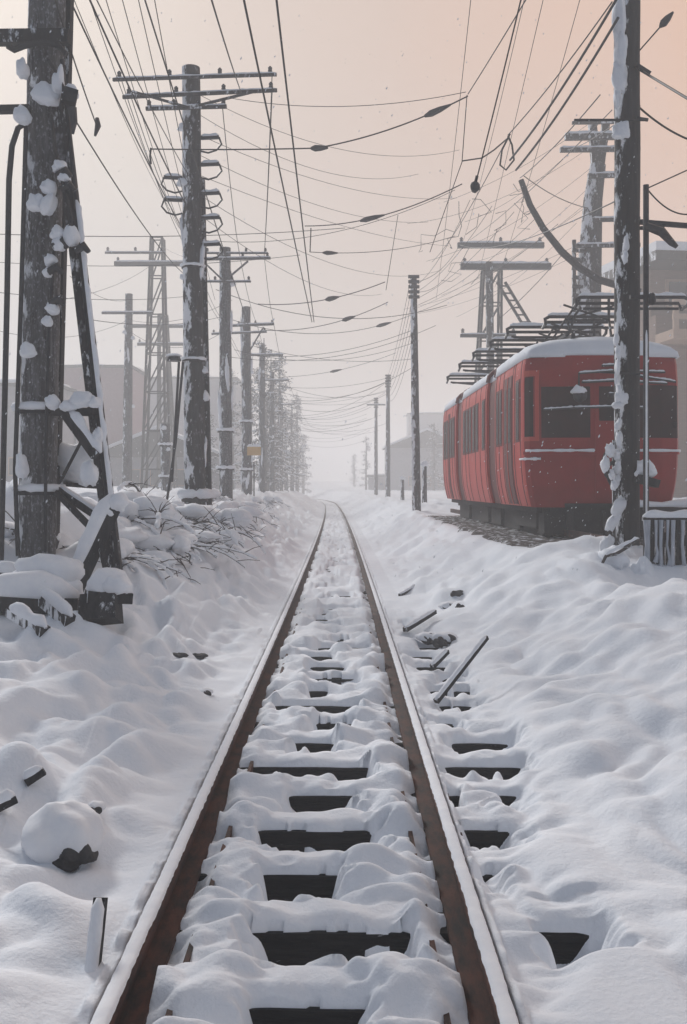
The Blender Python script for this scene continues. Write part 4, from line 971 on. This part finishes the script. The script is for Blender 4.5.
# ------------------------------------------------------------------ buildings
def house(lab, cx_, d, w, dep, z0, z1, m, wins=(), roof='flat', chim=False, rot=0):
    base = Vector((cx_, d, z0)); e = empty('house', base, lab, 'building', 'buildings in the mist'); e.rotation_euler = (0, 0, rot)
    h = z1-z0
    MB().box((0, dep/2, h/2-1), (w, dep, h+2)).build('wall', M[m], e, smooth=False)
    if roof == 'gable':
        mb = MB(); ov = .4; rh = w*.22
        mb.add([(-w/2-ov, -ov, h), (w/2+ov, -ov, h), (0, -ov, h+rh), (-w/2-ov, dep+ov, h), (w/2+ov, dep+ov, h), (0, dep+ov, h+rh)], [(0, 1, 2), (3, 5, 4), (0, 2, 5, 3), (1, 4, 5, 2), (0, 3, 4, 1)])
        r = mb.build('roof', M['black'], e, smooth=False)
        mb = MB(); t_ = .28
        mb.add([(-w/2-ov-.05, -ov-.05, h+.03), (0, -ov-.05, h+rh+.03), (w/2+ov+.05, -ov-.05, h+.03), (w/2+ov+.05, -ov-.05, h+.03+t_), (0, -ov-.05, h+rh+.03+t_*1.2), (-w/2-ov-.05, -ov-.05, h+.03+t_)]+[(-w/2-ov-.05, dep+ov, h+.03), (0, dep+ov, h+rh+.03), (w/2+ov+.05, dep+ov, h+.03), (w/2+ov+.05, dep+ov, h+.03+t_), (0, dep+ov, h+rh+.03+t_*1.2), (-w/2-ov-.05, dep+ov, h+.03+t_)],
               [(0, 1, 4, 5), (1, 2, 3, 4), (6, 11, 10, 7), (7, 10, 9, 8), (5, 4, 10, 11), (4, 3, 9, 10), (0, 5, 11, 6), (2, 8, 9, 3)]); mb.build('roof_snow', M['snowc'], r, smooth=False)
    else:
        r = MB().box((0, dep/2-.2, h+.12), (w+.5, dep+.8, .24)).build('roof', M['black'], e, smooth=False)
        MB().ridge((-w/2-.25, dep*.5-.2, h+.24), (w/2+.25, dep*.5-.2, h+.24), dep+.8, .45, cx_, n=16, taper=0, drop=.05).build('roof_snow', M['snowc'], r)
    for (x, z, ww, hh) in wins:
        f = MB().box((x, -.03, z), (ww+.2, .08, hh+.2)).build('window', M['plaster' if m != 'plaster' else 'tan'], e, smooth=False)
        MB().box((x, -.08, z), (ww, .06, hh)).build('pane', M['pane'], f, smooth=False)
    return e
gw = lambda n, x0, dx, zz: [(x0+i*dx, z, 1.0, 1.3) for i in range(n) for z in zz]
house('red-brown flat block in the mist behind the leaning strut', -26, 96, 9, 8, 1.2, 14, 'mauve', gw(3, -1.5, 1.5, (3.5, 5.8)))
house('paler grey block behind the red-brown one on the left', -21, 128, 13, 9, 1.2, 16.5, 'plaster', gw(4, -2.4, 1.6, (4, 6.5)))
house('long low shed with a snowy roof left of the tall pole', -16.5, 84, 11, 6, 1.0, 4.6, 'plaster', gw(3, -2, 2, (1.8,)), 'gable')
house('grey cabin with a snowy roof at the far left edge', -27, 76, 8.0, 5, 1.0, 10, 'plaster', gw(2, -1, 1.8, (2.6,)), 'flat')
house('low snow-roofed shed beyond the slender pole at the right', 12.5, 142, 12.0, 8, 1.0, 7.8, 'plaster', gw(3, -2.2, 2.2, (1.8,)), 'gable')
house('small snow-covered lean-to shed by the faint right poles', 7.0, 150, 6, 5, 1.0, 3.6, 'plaster', gw(1, 0, 1, (1.2,)), 'flat')
house('faint square block high above the sheds at the right', 18, 190, 10, 6, 1.0, 16.5, 'plaster', gw(3, -1.6, 1.6, (5.0, 7.2)), 'flat')
# balconied brown building behind the train at the right edge
b = Vector((24.0, 58, -.6)); e = empty('balcony_house', b, 'brown timber building with a tan balcony rail behind the train', 'building', 'buildings in the mist'); e.rotation_euler = (0, 0, .12); e.scale = (1.85, 1.85, 1.85)
MB().box((1.5, 1.5, 3.4), (8.6, 3, 7.2)).build('wall', M['brown'], e, smooth=False)
MB().box((1.5, -.6, 6.2), (8.6, 1.3, .3)).build('balcony_floor', M['tan'], e, smooth=False)
for z in (6.75, 7.2): MB().box((1.5, -1.2, z), (8.6, .1, .16)).build('balcony_rail', M['tan'], e, smooth=False)
for k in range(10): MB().box((-2.7+k*.93, -1.2, 6.8), (.16, .12, .9)).build('baluster', M['tan'], e, smooth=False)
MB().box((1.5, 1.8, 7.85), (8.4, 2.4, 1.6)).build('upper_wall', M['brown'], e, smooth=False)
for k in range(4):
    f = MB().box((-1.6+k*2.0, .57, 7.8), (1.2, .12, 1.0)).build('window', M['tan'], e, smooth=False); MB().box((-1.6+k*2.0, .50, 7.8), (1.0, .08, .8)).build('pane', M['pane'], f, smooth=False)
r_ = MB().box((1.5, 1.2, 8.8), (9.6, 4.6, .3), (.05, 0, 0)).build('roof', M['black'], e, smooth=False)
MB().box((1.5, 1.2, 9.1), (9.6, 4.6, .28), (.05, 0, 0)).build('roof_snow', M['snowc'], r_, smooth=False)
# short posts by the sheds
for i, (px, yt, d, lab) in enumerate(((424.5, 464, 44, 'short snow-topped post right of the slender grey pole'), (402.5, 478, 60, 'short snow-topped post left of the slender grey pole'))):
    x = P(px, 0, d).x; q = Vector((x, d, gz(x, d))); t_ = P(px, yt, d); e = empty('marker_post', q, lab, 'post', 'short posts by the sheds')
    MB().tube([q-Vector((0, 0, .3)), t_], [.13, .10], 9).build('shaft', M['pole2'], e, q); MB().blob(t_, (.17, .17, .14), i, .2).build('snow_cap', M['snowc'], e, q)

# ------------------------------------------------------------------ overhead wires
WIRE_N = 0
def wire(lab, p0, p1, sag=.2, r=.012, n=18, fit=(), grp='overhead wires', name='overhead_wire', frost=False):
    p0 = Vector(p0); p1 = Vector(p1)
    pts = [p0.lerp(p1, i/n)-Vector((0, 0, sag*4*(i/n)*(1-i/n))) for i in range(n+1)]
    r *= .8; o = MB().tube(pts, r, 6).build(name, M['wire'], None, p0); tag(o, lab, 'wire', grp)
    for (t, l, rr_) in fit:
        i = min(n-1, max(0, int(t*n))); q = p0.lerp(p1, t)-Vector((0, 0, sag*4*t*(1-t))); d = (pts[i+1]-pts[i]).normalized()
        MB().tube([q-d*l/2, q-d*l*.25, q+d*l*.1, q+d*l*.5], [rr_*.4, rr_, rr_*.85, rr_*.3], 8).build('insulator', M['ceramic'], o, p0)
    return o
def W(lab, a, b, sag=.15, r=.014, **k):
    A = P(*a); B = P(*b)
    if a[1] < 45 and 'black pole' not in lab and 'thick cables' not in lab: A = A+(A-B)*.28
    return wire(lab, A, B, sag, r, **k)
def polywire(lab, pts, r=.014, **k):
    q = [P(*p) for p in pts]; o = MB().tube(q, r, 6).build('overhead_wire', M['wire'], None, q[0]); return tag(o, lab, 'wire', 'overhead wires')
# running with the track
W('straight wire over the track, left of the central pair', (247, 12, 11.0), (312, 322, 31.5), .05, .017)
W('straight wire over the track, right of the central pair', (278, 10, 11.0), (314, 322, 31.5), .05, .017)
W('thick wire from the top left running down to the tall pole', (82, 20, 13.5), (182, 228, 24), .12, .017)
W('second wire from the top left, ending on the tall pole bracket', (100, 18, 13.5), (186, 205, 22), .1, .019)
W('thin wire close beside the second top-left wire', (108, 18, 13.5), (190, 178, 22), .1, .012)
W('short wire by the big frosted pole ending in a hanging clamp', (64, 26, 12.2), (96, 124, 15), .05, .013)
o = MB().tube([P(97, 118, 15), P(98, 126, 15), P(95, 136, 15)], [.03, .05, .02], 8).build('hanging_clamp', M['ceramic'], None, P(97, 118, 15)); tag(o, 'dark clamp dangling at the end of the short wire by the frosted pole', 'clamp')
W('wire passing across the front of the tall pole head', (152, 18, 14), (250, 330, 36), .1, .016)
W('long thin wire from the frosted pole down behind the tall pole', (74, 118, 12.3), (185, 275, 30), .2, .014)
W('wire from the top edge to the tall pole arm tip', (216, 12, 12), (241, 92, 21.7), .05, .015)
for k, (xa, za) in enumerate(((-1.6, .968), (1.9, .968), (-1.4, .935), (1.9, .935), (.75, .90))):
    pa = B2.lerp(T2, za)+Vector((xa, -.3, .1)); pb = B3.lerp(T3, .95)+Vector((xa*.75, -.3, .1)); pc = B4.lerp(T4, .9)+Vector((xa*.7, -.3, .1))
    nm = ['outer left top', 'outer right top', 'outer left middle', 'outer right middle', 'lower right'][k]
    wire('wire from the %s arm tip of the tall pole to the pole behind' % nm, pa, pb, .35, .013)
    wire('wire from the second pole back to the third, continuing the %s line' % nm, pb, pc, .3, .013)
    pd = P(272, 378, 72)+Vector((xa*.6, 0, 0)); wire('faint wire from the third pole back into the mist, %s line' % nm, pc, pd, .5, .014)
    pe = pd+Vector((.1, 60, 0)); wire('faintest far wire along the misty trees, %s line' % nm, pd, pe, .8, .016)
# the right side bundle
W('wire to the hanging ball over the track at the right', (520, 2, 12), (477, 178, 14.5), .03, .013)
o = empty('wire_ball', P(475, 186, 14.5), 'grey ball weight hanging at the end of its wire over the right', 'weight'); MB().blob(P(475, 187, 14.5), (.075, .07, .085), 3, .1).build('ball', M['ceramic'], o, P(475, 186, 14.5)); MB().tube([P(477, 176, 14.5), P(475, 184, 14.5)], .025, 7).build('shackle', M['metal'], o, P(475, 186, 14.5))
W('thick cable sweeping down left from the top of the black pole, upper one', (616, 0, 14), (510, 160, 21), .12, .030)
W('thick cable sweeping down left from the black pole, lower one', (618, 18, 14.4), (516, 170, 21), .12, .030)
W('thinner wire above the two thick cables at the upper right', (612, 2, 14.5), (508, 135, 21), .08, .015)
W('wire from the cable clamp down to the lattice mast', (508, 137, 21), (432, 262, 48), .3, .015)
polywire('loop of slack cable hanging under the cable clamp', ((510, 134, 21), (502, 150, 21), (500, 165, 21), (506, 170, 21), (514, 160, 21), (512, 145, 21), (508, 136, 21)), .022)
polywire('slack cable from the clamp to the left span end', ((508, 138, 21), (494, 150, 20.5), (482, 158, 20.5), (462, 161, 20.5)), .016)
W('wire from the top edge to the right end of the upper span', (524, 2, 14), (468, 94, 18.5), .02, .013)
W('dropper wire hanging from the upper span end', (467, 95, 18.5), (462, 162, 18.5), 0, .011)
W('dropper wire slanting from the middle span end to the lower one', (462, 162, 18.5), (430, 252, 22), 0, .011)
W('thin wire from the black pole to the lattice mast arm', (618, 200, 15), (460, 245, 48), .4, .014)
W('upper wire from the black pole towards the forked tower', (640, 106, 15), (568, 150, 35), .1, .014)
W('wire crossing from the curved arm tip down to the right', (524, 176, 29.5), (588, 208, 34), .15, .018)
W('wire rising from the curved arm tip to the black pole', (520, 178, 29), (600, 95, 17), .1, .015)
W('long slanting wire from the lattice mast up past the curved arm', (470, 240, 49), (612, 110, 24), .2, .016)
W('thin wire from the curved arm base down left to the roof gear', (566, 250, 30), (500, 318, 33), .1, .014)
W('wire from the lattice mast top to the slender grey pole', (458, 248, 50), (416, 282, 38), .35, .015)
W('second wire from the lattice mast to the slender grey pole', (456, 262, 50), (418, 292, 38), .4, .013)
W('wire dropping from the span towards the slender pole top', (398, 215, 28), (386, 290, 30), .0, .012)
W('wire at the right edge from the black pole to the upper right', (640, 108, 15), (690, 140, 14.2), .05, .02)
W('thick wire at the right edge slanting down from the pole head', (640, 70, 14.8), (690, 100, 12), .0, .022)
W('thin wire at the right edge rising to a dangling clamp', (640, 50, 14.8), (668, 18, 14), .0, .014, fit=((.95, .35, .06),))
W('lower slack wire at the right edge by the steel post', (648, 190, 14.4), (692, 214, 14.4), .12, .014)
W('rising wire at the right edge by the steel post', (648, 188, 14.4), (692, 168, 14.4), .0, .013)
# pull-offs and spans across the track
W('upper pull-off wire from the tall pole to the insulated joint', (150, 149, 19.5), (322, 148, 19.5), .02, .017, fit=((.985, .36, .07),))
W('upper pull-off wire from the joint up to the span end at the right', (322, 147, 19.5), (468, 96, 18.5), .12, .017, fit=((.80, .55, .07),))
W('thin faint stay above the upper pull-off wire', (230, 98, 22), (466, 92, 20), .25, .009)
polywire('short drooping wire end left of the tall pole', ((151, 148, 19.5), (150, 156, 19.5), (151, 164, 19.5)), .02)
W('middle pull-off wire sagging to the right below the upper one', (305, 226, 25), (462, 184, 22), .25, .016, fit=((.46, .75, .07),))
W('thin wire just under the middle pull-off', (200, 240, 26), (455, 190, 25), .5, .009)
W('short dropper with bracket over the track centre', (311, 228, 25), (310, 252, 25), 0, .018)
W('bracketed wire reaching right from the short dropper', (310, 252, 25), (455, 236, 30), .2, .012, fit=((.12, .6, .06),))
W('long level wire across the sky from the left edge', (-5, 234, 25), (345, 228, 30), .15, .013)
W('second level wire across the sky, slightly lower at the left', (-5, 262, 32), (300, 255, 34), .25, .012)
W('lower pull-off wire from the left poles rising to the right', (258, 304, 33), (385, 282, 31), .25, .018, fit=((.60, .5, .09),))
W('lower pull-off wire below, rising further right', (262, 330, 38), (388, 302, 36), .35, .017, fit=((.7, .55, .09),))
nth = ['topmost', 'second', 'third', 'fourth', 'fifth', 'sixth', 'seventh', 'eighth', 'ninth', 'tenth', 'eleventh', 'twelfth', 'thirteenth', 'fourteenth', 'fifteenth', 'lowest']
for i in range(16):
    d = 34+i*5.2; zl = 9.2+R(-.5, .5)-(i % 3)*.5; zr = 8.8+R(-.4, .8)
    xl = float(track_x(d))-4.3; xr = float(track_x(d))+R(3.0, 4.2)
    wire('misty wire sagging across the track between pole rows, %s of sixteen' % nth[i], (xl, d, zl), (xr, d+R(-2, 3), zr), R(.4, .9), .015, fit=((R(.55, .85), .7, .08),) if i in (1, 4) else (), grp='misty spans across the track')
for i in range(6):
    d0 = 36+i*3; wire('thin misty wire from the slender pole back into the fog, %s of six' % ['highest', 'second', 'third', 'fourth', 'fifth', 'lowest'][i], P(410+i, 282+i*9, 38), P(386+i*.4, 380+i*4, 72), .5+.1*i, .012, grp='wires along the right poles')
for i in range(5):
    wire('thin wire from the right edge sky to the slender pole, %s of five' % ['highest', 'second', 'middle', 'fourth', 'lowest'][i], P(470+i*22, 200+i*6, 26+i), P(418, 284+i*7, 38), .3, .010, grp='wires along the right poles')
for i, (a, b, s_) in enumerate((((-5, 330, 40), (128, 320, 52), .6), ((128, 320, 52), (232, 300, 46), .5), ((70, 276, 40), (128, 300, 52), .4), ((128, 330, 52), (226, 330, 45), .9), ((60, 300, 36), (150, 266, 60), .3), ((80, 318, 30), (224, 316, 42), .3), ((-5, 292, 30), (190, 296, 40), .2), ((160, 245, 60), (225, 262, 40), .3))):
    W('faint slack wire among the far left pylons, %s' % ['from the left edge to the lone pole', 'from the lone pole to the shorter pole', 'from the strut to the lone pole top', 'drooping lowest behind the tall pole', 'rising to the leaning pylon', 'level across behind the tall pole', 'straight from the left edge past the strut', 'from the leaning pylon to the second pole'][i], a, b, s_, .014)
# dead slack ends hanging from the right-hand tangle
rr = random.Random(9)
for i in range(9):
    x = rr.uniform(440, 560); y = rr.uniform(180, 270); d = 40+rr.uniform(-3, 6)
    pts = [(x, y, d)]
    for k in range(6): pts.append((pts[-1][0]+rr.uniform(-14, 14), pts[-1][1]+rr.uniform(-3, 15), d))
    polywire('thin tangled wire end hanging behind the lattice mast, %s' % ['first from the left', 'second from the left', 'third from the left', 'fourth from the left', 'fifth from the left', 'sixth from the left', 'seventh from the left', 'eighth from the left', 'rightmost'][i], pts, .014)

# finer wires crossing everywhere
rr = random.Random(21)
ords = ['first', 'second', 'third', 'fourth', 'fifth', 'sixth', 'seventh', 'eighth', 'ninth', 'tenth', 'eleventh', 'twelfth', 'thirteenth', 'fourteenth', 'fifteenth', 'sixteenth']
for i in range(14):
    d = 36+i*5; zl = 7.6+rr.uniform(-.9, .6); zr = 7.8+rr.uniform(-.9, .9)
    wire('thin slack span low over the far track, %s from the camera' % ords[i], (float(track_x(d))-4.4, d, zl), (float(track_x(d))+rr.uniform(2.8, 4.4), d+rr.uniform(-3, 4), zr), rr.uniform(.5, 1.2), .012, grp='slack spans across the track')
for i in range(10):
    y0 = 120+i*16; wire('hair-thin wire fanning from the forked tower to the left, %s from the top' % ords[i], P(585+rr.uniform(-10, 12), 125+i*14, 36), P(420+rr.uniform(-20, 50), 215+i*13+rr.uniform(-20, 20), 40+i), rr.uniform(.2, .6), .009, grp='wires fanning left from the forked tower')
for i in (0, 3, 4, 6):
    wire('hair-thin steep wire at the upper right, %s from the left' % ords[(0, 3, 4, 6).index(i)], P(474+i*19, -30, 15), P(425+i*13+rr.uniform(-14, 14), 250+rr.uniform(-30, 50), 40), rr.uniform(.05, .3), .008, grp='steep wires at the upper right')
for i in range(7):
    wire('hair-thin wire from the tall pole across the sky, %s from the top' % ords[i], B2.lerp(T2, .93-.045*i)+Vector((.25, -.2, 0)), P(410+rr.uniform(-30, 60), 150+i*24, 30+i*2), rr.uniform(.3, .9), .008, grp='wires from the tall pole across the sky')
for i in range(6):
    wire('thin wire along the left poles near the top left, %s from the left' % ords[i], P(66+i*17, -20, 12), P(170+i*9, 210+i*18, 30), rr.uniform(.05, .3), .008, grp='wires at the top left')

# falling snow
mb = MB(); rr = random.Random(77)
for i in range(2600):
    d = rr.uniform(6, 34); q = Vector((rr.uniform(-.36, .37)*d, d, CAMZ+rr.uniform(-.10, .5)*d)); k = rr.uniform(.003, .0065)
    if q.z < gz(q.x, d)+.05 or q.z > 23: continue
    ax = Vector((-.35, 0, -1)).normalized()*k*rr.uniform(1, 2.6)
    mb.add([q+ax, q+Vector((k, 0, 0)), q+Vector((0, k, 0)), q-Vector((k, 0, 0)), q-Vector((0, k, 0)), q-ax], [(0, 1, 2), (0, 2, 3), (0, 3, 4), (0, 4, 1), (5, 2, 1), (5, 3, 2), (5, 4, 3), (5, 1, 4)])
tag(mb.build('falling_snow', M['snowc'], None, smooth=False), kind='stuff')

# arching snow-laden branches on the bank
rr = random.Random(51)
bl = [(118, 478, 16, 'highest behind the timber heap'), (134, 492, 15.4, 'arching right of the timber heap'), (150, 478, 17.5, 'on the crest left of the lamp rods'), (160, 516, 15.2, 'lowest on the slope by the heap'), (176, 498, 17.5, 'under the lamp rods'), (205, 490, 21, 'behind the foot of the tall pole'), (214, 512, 20, 'low on the slope past the tall pole'), (240, 492, 28, 'between the second and third poles back'), (142, 532, 13.4, 'nearest the camera beyond the stump'), (8, 500, 13.2, 'left of the big frosted pole'), (262, 496, 42, 'far along the bank'), (188, 524, 16.8, 'mid-slope below the tall pole'), (226, 500, 25, 'just past the tall pole'), (168, 484, 18.5, 'tall one by the lamp rods')]
for i, (px, py, d, w_) in enumerate(bl):
    x = P(px, py, d).x; b0 = Vector((x, d, gz(x, d)-.08)); a = rr.uniform(-.5, 3.6); L_ = rr.uniform(.9, 1.9); dv = Vector((math.cos(a), -.35*math.sin(a), rr.uniform(.5, 1.0))); pts = [b0]
    for k in range(8):
        dv = (dv+Vector((rr.uniform(-.15, .15), rr.uniform(-.15, .15), -.24))).normalized(); pts.append(pts[-1]+dv*L_/8)
    mb = MB().tube(pts, [.026, .024, .022, .019, .016, .013, .010, .007, .004], 6)
    for k in (2, 3, 4, 5, 6):
        q = pts[k]
        for s_ in (-1, 1):
            v = Vector((rr.uniform(-.6, .6), s_*rr.uniform(.1, .6), rr.uniform(-.1, .6))).normalized()*rr.uniform(.2, .5); mb.tube([q, q+v*.5+Vector((0, 0, .03)), q+v], [.010, .007, .003], 4)
    o = mb.build('snowy_branch', M['twig'], None, b0); tag(o, 'bare arching branch lined with snow, '+w_, 'branch', 'arching branches on the left bank')
    sn = MB()
    for k in range(1, 8):
        if rr.random() < .85: sn.ridge(pts[k]+Vector((0, 0, .018)), pts[k+1]+Vector((0, 0, .012)), rr.uniform(.05, .09), rr.uniform(.035, .06), i+k, n=6)
    tag(sn.build('snow_load', M['snowc'], o, b0), kind='stuff')
